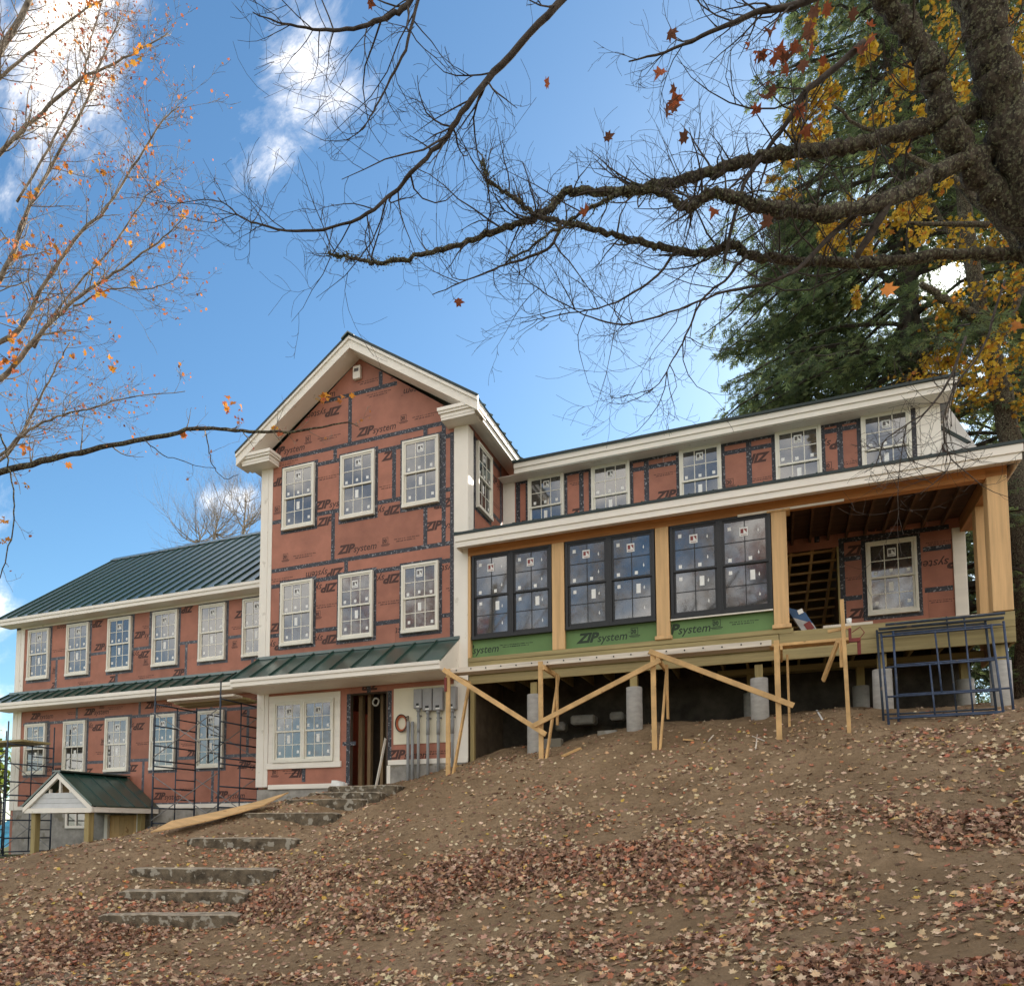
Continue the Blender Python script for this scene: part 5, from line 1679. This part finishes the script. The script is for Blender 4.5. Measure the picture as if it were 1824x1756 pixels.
for k, (nm, px, r0, r1) in enumerate(MAPLE):
    P, rad = limb_path(px, r0, r1, .004 if r0 < .06 else .010, k, 11 if r0 > .05 else 5)
    big = r0 > .05
    lb = MB().tube(P, rad, 20 if big else 8)
    if big:
        A = np.array(lb.v)
        A += (np.stack([vnoise(A[:, 0] + 1.7 * A[:, 2], A[:, 1] - A[:, 2], 9.0, q) + .6 * vnoise(A[:, 0] - A[:, 2], A[:, 1] + 1.3 * A[:, 2], 21.0, q + 5) for q in (1, 2, 3)], 1) - .8) * .30 * np.repeat(rad, 20)[:, None]
        lb.v = [tuple(q) for q in A]
        for q in rr.integers(0, len(A), int(260 * r0 / .1 * len(P) / 60)):
            for _ in range(7):
                MOSS.append(A[q] + rr.normal(0, .022, 3))
    lb.build(nm, BARKD if big else BARKT, maple, True)
    Lp = float(np.linalg.norm(np.diff(P, axis=0), axis=1).sum())
    if nm == 'limb' and k >= 3:
        nn = int(Lp * (8.5 if r0 < .06 else 6.5))
        twigs_along(tw, P, rad, nn // 3, 1.15, 2, rr, tips, 1, .15, .5, .9, kids=(3, 5), rscale=.5, rmax=.011, rmin=.0055)
        twigs_along(tw, P, rad, int(nn * .6), .6, 2, rr, tips, 1, .12 if not big else .28, .30, .45, kids=(2, 4), rscale=.45, rmax=.010, rmin=.0045)
    elif nm == 'limb':
        twigs_along(tw, P, rad, 14, .8, 2, rr, tips, 1, .1, .3, .4, kids=(2, 5), rscale=.1, rmax=.012, rmin=.004)
o = tw.build('twigs', BARKT, maple, True)
o['kind'] = 'stuff'
MOSS = np.array(MOSS)
o = leaf_cloud('moss', MOSS, rr.uniform(.012, .032, len(MOSS)), rr.normal(0, 1, MOSS.shape), pick([(.13, .14, .07), (.19, .19, .12), (.10, .10, .055), (.23, .22, .16)], [3, 3, 3, 1], len(MOSS), rr), LITTER, maple, OUT6[::2], seed=6)
o['kind'] = 'stuff'
# last leaves on the maple, one by one
leafcols = {'rust': (.30, .085, .035), 'brown': (.17, .07, .04), 'orange': (.52, .20, .05)}
LP = []
for (px, py, n_, sp, dd) in [(1375, 80, 7, 24, 6.6), (1395, 110, 5, 18, 6.6), (1370, 150, 4, 22, 6.7), (1345, 100, 3, 14, 6.7), (1200, 200, 6, 20, 6.7), (1195, 60, 2, 8, 6.6), (1175, 125, 1, 3, 6.7), (1085, 245, 1, 3, 6.9), (975, 148, 1, 3, 6.8), (1215, 246, 1, 3, 7),
                              (1430, 100, 4, 24, 6.6), (1450, 65, 3, 16, 6.6), (1535, 40, 3, 20, 6.6), (1525, 80, 3, 14, 6.7), (1460, 25, 3, 24, 6.6), (1045, 378, 1, 3, 7), (1365, 385, 2, 5, 7), (1270, 375, 1, 3, 7), (820, 540, 1, 3, 7.4), (1585, 515, 1, 2, 6.6), (1788, 515, 1, 2, 6.0), (1810, 575, 1, 3, 6.4), (1440, 235, 4, 30, 6.9), (1350, 190, 3, 14, 6.8), (660, 6, 1, 3, 6.2)]:
    for j in range(n_):
        LP.append((px + rr.normal(0, sp * .5), py + rr.normal(0, sp * .9), dd + rr.normal(0, .1)))
for k, q in enumerate(LP):
    c = leafcols['orange' if 510 < q[1] < 590 and q[0] > 1500 else ('rust' if rr.random() < .6 else 'brown')]
    leaf_cloud('leaf', at(*q)[None], np.array([rr.uniform(.085, .15)]), rr.normal(0, 1, (1, 3)) + np.array([[0, 1.2, 0]]), np.array([c]) * rr.uniform(.8, 1.25), LEAFM, maple, seed=k, curl=.35)

# --- left maple: trunk left of the picture, fine rising branches with scattered orange leaves
lmaple = thing('maple_tree', 'fine branched maple rising at the left edge with scattered orange leaves', 'tree', tuple(at(-330, 1690, 9.0)))
LM = [
    ('trunk', [(-330, 1760, 9.0), (-300, 1300, 9.0), (-240, 1000, 9.0), (-190, 760, 9.0), (-150, 500, 9.0), (-120, 200, 9.0)], .26, .10),
    ('limb', [(-240, 980, 9.0), (-120, 885, 8.9), (0, 842, 8.8), (90, 818, 8.7), (180, 797, 8.7), (280, 777, 8.6), (365, 763, 8.6), (430, 768, 8.6), (500, 770, 8.6), (560, 764, 8.6), (615, 752, 8.6), (640, 760, 8.6)], .065, .004),
    ('limb', [(365, 762, 8.6), (372, 800, 8.6), (380, 830, 8.6), (400, 852, 8.6), (425, 845, 8.6)], .010, .003),
    ('limb', [(255, 782, 8.6), (290, 810, 8.6), (340, 825, 8.6), (385, 835, 8.6)], .009, .003),
    ('limb', [(-190, 800, 8.9), (-80, 700, 8.8), (0, 675, 8.8), (60, 608, 8.7), (110, 555, 8.7), (160, 515, 8.7), (215, 480, 8.7), (280, 432, 8.6), (330, 385, 8.6)], .055, .005),
    ('limb', [(-100, 880, 8.9), (0, 812, 8.9), (40, 775, 8.9), (100, 742, 8.8), (160, 727, 8.8), (230, 708, 8.8), (330, 697, 8.8)], .03, .004),
    ('limb', [(-30, 850, 9.0), (35, 780, 9.0), (75, 700, 9.0), (100, 655, 9.0), (125, 610, 9.0)], .028, .006),
    ('limb', [(-150, 720, 8.9), (-40, 560, 8.8), (10, 480, 8.7), (45, 385, 8.7), (90, 300, 8.7), (150, 190, 8.6), (180, 110, 8.6), (215, 30, 8.6)], .05, .006),
    ('limb', [(-120, 640, 9.0), (20, 600, 8.9), (70, 520, 8.9), (130, 430, 8.8), (190, 370, 8.8), (235, 300, 8.8), (290, 215, 8.7), (320, 190, 8.7)], .042, .005),
    ('limb', [(-140, 420, 8.9), (0, 272, 8.8), (60, 215, 8.8), (140, 145, 8.7), (220, 105, 8.7), (300, 60, 8.7)], .045, .006),
    ('limb', [(-140, 330, 9), (-40, 160, 9), (10, 75, 9), (50, 5, 9), (80, -70, 9)], .055, .03),
    ('limb', [(-120, 260, 9), (0, 140, 8.9), (60, 88, 8.9), (140, 25, 8.8), (200, -10, 8.8)], .03, .008),
    ('limb', [(60, 620, 8.8), (120, 530, 8.8), (200, 440, 8.8), (260, 350, 8.8), (300, 320, 8.8)], .022, .004),
    ('limb', [(130, 545, 8.7), (200, 515, 8.7), (260, 515, 8.7), (310, 500, 8.7), (322, 478, 8.7)], .014, .003),
    ('limb', [(30, 360, 8.7), (100, 240, 8.7), (150, 130, 8.7), (165, 60, 8.7), (190, -20, 8.7)], .02, .005),
    ('limb', [(-60, 700, 8.4), (0, 775, 8.4), (15, 830, 8.4), (25, 900, 8.4), (20, 960, 8.4), (0, 1030, 8.4)], .016, .006),
]
tw, tips = MB(), []
rr = np.random.default_rng(33)
for k, (nm, px, r0, r1) in enumerate(LM):
    P, rad = limb_path(px, r0 * (.72 if k else 1), r1, .006, 50 + k, 5)
    MB().tube(P, rad, 12 if r0 > .06 else 8).build(nm, BARKL if 4 <= k <= 14 else BARKD, lmaple, True)
    if nm == 'limb':
        Lp = float(np.linalg.norm(np.diff(P, axis=0), axis=1).sum())
        dense = 11.0 if 4 <= k <= 14 else 3.2
        twigs_along(tw, P, rad, int(Lp * dense), .62 if dense > 5 else .35, 2, rr, tips, 1, .15, .45, .3, kids=(2, 5) if dense > 5 else (1, 3), rscale=.4, rmax=.009, rmin=.0032)
o = tw.build('twigs', BARKL, lmaple, True)
o['kind'] = 'stuff'
T = np.array([t[0] for t in tips])
sel = rr.random(len(T)) < .40
Tp = T[sel] + rr.normal(0, .03, (sel.sum(), 3))
c = pick([(.45, .17, .09), (.55, .22, .06), (.36, .12, .09), (.26, .12, .09)], [3, 3, 3, 2], len(Tp), rr)
o = leaf_cloud('small_leaves', Tp, rr.uniform(.018, .046, len(Tp)), rr.normal(0, 1, Tp.shape), c, LEAFM, lmaple, OUT6, seed=4)
o['kind'] = 'stuff'
k = 0
for (px, py, n_, sp) in [(30, 610, 12, 26), (10, 640, 10, 22), (25, 555, 5, 16), (50, 350, 4, 12), (80, 440, 7, 20), (40, 440, 5, 14), (110, 445, 4, 12), (180, 505, 7, 16), (175, 520, 5, 10), (235, 500, 2, 6), (115, 310, 4, 12), (105, 320, 3, 10), (185, 305, 4, 10), (245, 105, 5, 14), (248, 85, 4, 12), (165, 150, 5, 14),
                         (330, 385, 4, 10), (285, 435, 5, 14), (280, 325, 3, 10), (225, 420, 3, 12), (170, 470, 3, 10), (15, 425, 4, 14), (160, 570, 1, 3), (45, 800, 4, 10), (165, 635, 3, 10), (190, 640, 2, 8), (130, 635, 2, 6), (195, 655, 2, 5), (405, 720, 8, 9), (430, 738, 2, 8), (578, 708, 8, 12), (610, 715, 4, 14), (505, 768, 2, 8), (490, 765, 3, 6), (10, 930, 4, 8), (8, 960, 3, 6), (45, 865, 2, 6), (120, 830, 1, 3), (330, 775, 3, 4), (270, 265, 3, 10), (170, 5, 5, 12), (155, 0, 4, 12), (215, 130, 4, 14)]:
    for j in range(n_):
        k += 1
        q = at(px + rr.normal(0, sp * .6), py + rr.normal(0, sp * .7), 8.6 + rr.normal(0, .12))
        c = pick([(.62, .27, .04), (.55, .20, .05), (.50, .16, .08), (.60, .34, .06)], [4, 3, 2, 1.5], 1, rr)
        leaf_cloud('leaf', q[None], np.array([rr.uniform(.055, .10)]), rr.normal(0, 1, (1, 3)), c, LEAFM, lmaple, seed=k, curl=.35)


# --- hemlocks behind the house
def gap(pos, rr):
    """the crowns leave a ragged opening where the low sun comes through"""
    v = pos - CAM
    v = v / np.linalg.norm(v, axis=1, keepdims=True)
    ang = np.degrees(np.arccos(np.clip(v @ SUN, -1, 1)))
    return rr.uniform(0, 1, len(pos)) < np.clip((ang - .30) / .95, 0, 1)


def hemlock(label, px, depth, ytop, ybot, half, seed, nb, ns):
    rr = np.random.default_rng(seed)
    base, top = at(px, ybot, depth), at(px + 15, ytop, depth)
    base[0], base[1] = top[0], top[1]
    base[2] = 0.0
    t_ = thing('hemlock_tree', label, 'tree', tuple(base), 'dark hemlocks behind the house')
    Hh = top[2] - base[2]
    MB().tube([base - (0, 0, 2), base + (0, 0, Hh * .5), top], [.42, .27, .02], 10).build('trunk', BARKH, t_, True)
    half = half * depth / F
    br = MB()
    pos, nr, sz = [], [], []
    for b in range(nb):
        f = rr.uniform(.10, .99)
        z = base[2] + Hh * f
        L = half * min(1.0, 2.2 * (1.02 - f)) ** .8 * rr.uniform(.55, 1.08)
        az = rr.uniform(0, 2 * math.pi)
        d = np.array([math.cos(az), math.sin(az), 0])
        pts = [np.array([top[0], top[1], z])]
        K = 8
        for i in range(K):
            t = (i + 1) / K
            pts.append(np.array([top[0], top[1], z]) + d * L * t + np.array([0, 0, L * (.16 * t - .42 * t * t)]) + rr.normal(0, .05, 3))
        if gap(np.array(pts), rr).all():
            br.tube(pts, np.linspace(.05, .008, K + 1) * (L / 3 + .3), 4, False)
        P = np.array(pts)
        side = np.cross(d, (0, 0, 1))
        m = int(ns * (L / half + .15))
        t = rr.uniform(.12, 1, m) ** .8
        i = np.minimum((t * K).astype(int), K - 1)
        q = P[i] + (P[i + 1] - P[i]) * (t * K - i)[:, None]
        wd = (1.08 - t) * L * .42 + .10
        s = rr.uniform(-1, 1, m)
        q = q + side[None] * (s * wd)[:, None] + d[None] * (np.abs(s) * wd * .35)[:, None] + np.stack([np.zeros(m), np.zeros(m), -np.abs(s) * wd * .30 - rr.uniform(0, .18, m)], 1) + rr.normal(0, .06, (m, 3))
        pos.append(q)
        dirs = d[None] * .6 + side[None] * np.sign(s)[:, None] * rr.uniform(.2, 1, m)[:, None] + rr.normal(0, .25, (m, 3)) + np.array([0, 0, -.45])
        nr.append(dirs)
        sz.append(rr.uniform(.18, .40, m))
    br.build('branches', BARKH, t_)['kind'] = 'stuff'
    pos, nr, sz = np.vstack(pos), np.vstack(nr), np.concatenate(sz)
    keep_ = gap(pos, rr)
    pos, nr, sz = pos[keep_], nr[keep_], sz[keep_]
    n = len(pos)
    a = nr / np.linalg.norm(nr, axis=1, keepdims=True)
    u = np.cross(a, rr.normal(0, 1, (n, 3)) + np.array([0, 0, 2.0]))
    u /= np.linalg.norm(u, axis=1, keepdims=True) + 1e-9
    w_ = sz * rr.uniform(.09, .15, n)
    # a spray: narrow blade with two pairs of side blades
    quads = []
    for (du, st, ln, wf) in ((0, 0, 1.0, 1.0), (.62, .15, .55, .9), (-.62, .15, .55, .9), (.58, .45, .42, .8), (-.58, .45, .42, .8)):
        dd = a * math.sqrt(1 - min(.9, du * du)) + u * du
        pp = pos + a * (sz * st)[:, None]
        uu = np.cross(np.cross(dd, u + 1e-4), dd) + a * 1e-4
        uu /= np.linalg.norm(uu, axis=1, keepdims=True) + 1e-9
        quads.append(np.stack([pp, pp + dd * (sz * ln * .5)[:, None] + uu * (w_ * wf * .5)[:, None], pp + dd * (sz * ln)[:, None], pp + dd * (sz * ln * .5)[:, None] - uu * (w_ * wf * .5)[:, None]], 1))
    V = np.stack(quads, 1).reshape(-1, 3)
    nf = len(V) // 4
    me_ = bpy.data.meshes.new('needles')
    me_.vertices.add(len(V))
    me_.vertices.foreach_set('co', V.ravel())
    me_.loops.add(nf * 4)
    me_.loops.foreach_set('vertex_index', np.arange(nf * 4, dtype=np.int32))
    me_.polygons.add(nf)
    me_.polygons.foreach_set('loop_start', np.arange(0, nf * 4, 4, dtype=np.int32))
    cc = np.ones((n, 20, 4))
    cc[:, :, :3] = pick([(.10, .135, .065), (.14, .185, .08), (.20, .25, .10), (.07, .095, .055)], [4, 4, 3, 2.5], n, rr)[:, None, :]
    me_.color_attributes.new('leaf', 'FLOAT_COLOR', 'POINT').data.foreach_set('color', cc.ravel())
    me_.update()
    me_.materials.append(NEEDLE)
    o = link(bpy.data.objects.new('crown', me_), t_)
    o['kind'] = 'stuff'


hemlock('tall dense hemlock behind the house, its crown filling the upper right', 1560, 25, -420, 1300, 330, 41, 430, 200)
hemlock('hemlock at the left of the dark trees, its pale feathery tips over the dormer roof', 1400, 28, 330, 1300, 215, 42, 330, 175)
hemlock('right hand hemlock rising behind the porch end', 1740, 30, -420, 1300, 330, 43, 220, 110)


# --- broadleaf trees
def broadleaf(name, label, trunk, limbs, clumps, pal, wts, lsize, group=None, bark=None, seed=0, per=90, outline=OUT6, tw_n=6):
    rr = np.random.default_rng(seed)
    t_ = thing(name, label, 'tree', tuple(at(*trunk[0][0])), group)
    for nm, lst in (('trunk', [trunk]), ('limb', limbs)):
        for px, r0, r1 in lst:
            P, rad = limb_path(px, r0, r1, .02, seed, 5)
            MB().tube(P, rad, 10).build(nm, bark or BARKD, t_, True)
    tw, tips = MB(), []
    pos = []
    for (px, py, d, rx, ry, k) in clumps:
        c = at(px, py, d)
        rxm, rym = rx * d / F, ry * d / F
        for _ in range(int(tw_n * k)):
            dd = rr.normal(0, 1, 3)
            twig(tw, c + rr.normal(0, .4, 3) * np.array([rxm, rxm, rym]), dd, rxm * .8, .010, 1, rr, tips, .2, .3, kids=(1, 3))
        m = int(per * k)
        ctr = c + rr.normal(0, .5, (max(3, int(5 * k)), 3)) * np.array([rxm, rxm, rym])
        q = ctr[rr.integers(0, len(ctr), m)] + rr.normal(0, .22, (m, 3)) * np.array([rxm, rxm, rym])
        pos.append(q)
    tw.build('twigs', BARKT, t_)['kind'] = 'stuff'
    pos = np.vstack(pos)
    pos = pos[gap(pos, rr)]
    n = len(pos)
    nr = rr.normal(0, 1, (n, 3)) + np.array([0, .5, .3])
    o = leaf_cloud('crown', pos, rr.uniform(.7, 1.25, n) * lsize, nr, pick(pal, wts, n, rr), LEAFM, t_, outline, seed=seed)
    o['kind'] = 'stuff'
    return t_


YEL = [(.52, .33, .03), (.60, .42, .06), (.46, .25, .03), (.36, .26, .05), (.50, .20, .04)]
YW = [4, 3, 3, 2, 1]
broadleaf('maple_tree', 'yellow leaved maple with a dark leaning trunk behind the porch end', ([(1835, 1330, 19), (1826, 1050, 19), (1818, 900, 19), (1800, 780, 19), (1778, 680, 19), (1758, 600, 19), (1745, 540, 19), (1720, 380, 19), (1700, 200, 19)], .31, .14),
          [([(1750, 575, 19), (1715, 555, 18.8), (1675, 528, 18.6), (1640, 505, 18.4)], .16, .06), ([(1765, 640, 19), (1800, 560, 19), (1840, 480, 19)], .14, .08), ([(1765, 590, 19), (1725, 470, 19.3), (1640, 330, 19.5)], .12, .04)],
          [(1740, 680, 18.6, 60, 50, 2.2), (1680, 640, 18.8, 50, 40, 1.6), (1800, 620, 18.4, 50, 60, 1.8), (1700, 560, 18.5, 60, 40, 1.2), (1560, 730, 19.5, 55, 30, 1.1), (1620, 700, 19.3, 50, 35, 1.2), (1800, 480, 18.2, 60, 60, 1.6), (1760, 400, 18.2, 60, 50, 1.4),
           (1800, 300, 18, 50, 60, 1.3), (1815, 100, 18, 40, 60, 2.0), (1720, 120, 18, 60, 80, 1.4), (1690, 60, 18, 60, 60, 1.4), (1790, 20, 18, 60, 40, 1.6), (1660, 420, 18, 60, 50, 1.0), (1815, 720, 18.6, 25, 60, 1.0), (1500, 745, 19.5, 40, 20, .5)], YEL, YW, .115, seed=61, per=165, outline=OUT)
broadleaf('maple_tree', 'slender maple with bright yellow leaf clusters hanging before the dark hemlock', ([(1990, 1330, 13), (1960, 900, 13), (1900, 600, 13), (1800, 420, 13), (1700, 320, 13)], .16, .07),
          [([(1700, 320, 13), (1600, 270, 13), (1500, 200, 13), (1440, 150, 13)], .06, .012), ([(1760, 400, 13), (1620, 400, 13), (1500, 400, 13)], .05, .012), ([(1720, 340, 13), (1660, 200, 13), (1620, 60, 13)], .05, .015)],
          [(1450, 200, 12.6, 40, 45, 1.6), (1440, 230, 12.6, 30, 30, 1.1), (1480, 160, 12.6, 26, 30, .7), (1545, 95, 12.6, 26, 30, .9), (1490, 415, 12.8, 28, 45, 1.9), (1520, 380, 12.8, 22, 30, .7), (1550, 440, 12.8, 30, 25, .9), (1640, 350, 12.8, 40, 26, 1.0), (1600, 390, 12.8, 40, 30, .6), (1390, 300, 12.6, 26, 18, .35), (1420, 340, 12.6, 30, 18, .4), (1620, 130, 12.7, 40, 50, .7), (1700, 170, 12.7, 30, 50, .9), (1600, 220, 12.6, 40, 30, .5), (1530, 530, 12.9, 14, 22, .35), (1620, 240, 12.6, 40, 40, .5), (1475, 60, 12.6, 40, 40, .5)], YEL, [5, 4, 3, 1, 1], .095, seed=62, per=170, tw_n=3, outline=OUT)
for k, (px, py, d, rx, ry, nm) in enumerate([(1822, 1000, 30, 60, 160, 'tall'), (1850, 1140, 27, 70, 70, 'low')]):
    broadleaf('green_bush', nm + ' sunlit green bush in the gap right of the porch post', ([(px + 5, 1300, d), (px, 1100, d), (px - 3, 950, d)], .08, .02), [],
              [(px, py + ry * f, d, rx, ry * .5, 4) for f in (-.9, -.3, .3, .9)], [(.10, .15, .04), (.16, .21, .06), (.24, .27, .09)], [3, 3, 2], .16, 'bushes right of the porch', seed=70 + k, per=110)
broadleaf('green_bush', 'yellow green bush beyond the far left corner of the wing', ([(0, 1480, 34), (0, 1400, 34), (0, 1350, 34)], .08, .03), [], [(-10, 1360, 34, 40, 45, 4), (10, 1385, 34, 25, 30, 3)], [(.14, .19, .03), (.26, .26, .05)], [3, 2], .2, seed=75)
# bare trees behind the wing roof
for k, (px, yb, yt, d) in enumerate([(430, 1000, 862, 42), (380, 1000, 905, 46), (345, 1010, 925, 48)]):
    rr = np.random.default_rng(80 + k)
    t_ = thing('bare_tree', ['tall bare tree behind the wing roof next to the tower', 'middle bare tree behind the wing roof', 'smallest bare tree behind the wing roof'][k], 'tree', tuple(at(px, 1470, d)), 'bare trees behind the wing')
    P, rad = limb_path([(px, 1480, d), (px + 2, yb, d), (px + rr.normal(0, 6), (yb + yt) / 2, d), (px + 8, yt + 10, d)], .16, .015, .02, k, 5)
    MB().tube(P, rad, 8).build('trunk', BARKL, t_, True)
    tw, tips = MB(), []
    twigs_along(tw, P, rad, 34, 3.2, 2, rr, tips, 1, .45, 1.1, .2, kids=(4, 7), rscale=.4, rmax=.035, rmin=.012)
    tw.build('branches', BARKL, t_)['kind'] = 'stuff'

# ------------------------------------------------------------------ the wood behind the viewer, which the window panes mirror
rr = np.random.default_rng(90)
wood, wtips, wpos, wcol = MB(), [], [], []
for k in range(11):
    bx, by = -26 + k * 5.4 + rr.normal(0, 1.2), -34 + rr.normal(0, 3.5)
    hgt = rr.uniform(15, 23)
    z0 = gz(bx, by) - .3
    P = smooth_path([(bx, by, z0), (bx + rr.normal(0, .4), by, z0 + hgt * .4), (bx + rr.normal(0, .8), by + rr.normal(0, .6), z0 + hgt * .75), (bx + rr.normal(0, 1), by, z0 + hgt)], 5)
    rad = np.linspace(.3, .03, len(P))
    wood.tube(P, rad, 8)
    tl = []
    twigs_along(wood, P, rad, 26, hgt * .3, 2, rr, tl, 1, .3, .5, .3, kids=(4, 7), rscale=.5, rmax=.10, rmin=.03)
    T = np.array([t[0] for t in tl])
    m_ = int(len(T) * (.7 if k % 3 else 3.2))
    wpos.append(T[rr.integers(0, len(T), m_)] + rr.normal(0, .45, (m_, 3)))
    wcol.append(pick([(.34, .10, .08), (.42, .27, .10), (.36, .19, .11)][k % 3:k % 3 + 1], [1], m_, rr))
wo = thing('far_wood', 'autumn wood behind the viewer, mirrored in the window panes', 'wood', (0, -34, -3))
wo['kind'] = 'stuff'
wood.build('trunks', BARKL, wo)['kind'] = 'stuff'
leaf_cloud('foliage', np.vstack(wpos), rr.uniform(.15, .32, sum(map(len, wpos))), rr.normal(0, 1, (sum(map(len, wpos)), 3)), np.vstack(wcol), LEAFM, wo, OUT6, seed=9)['kind'] = 'stuff'
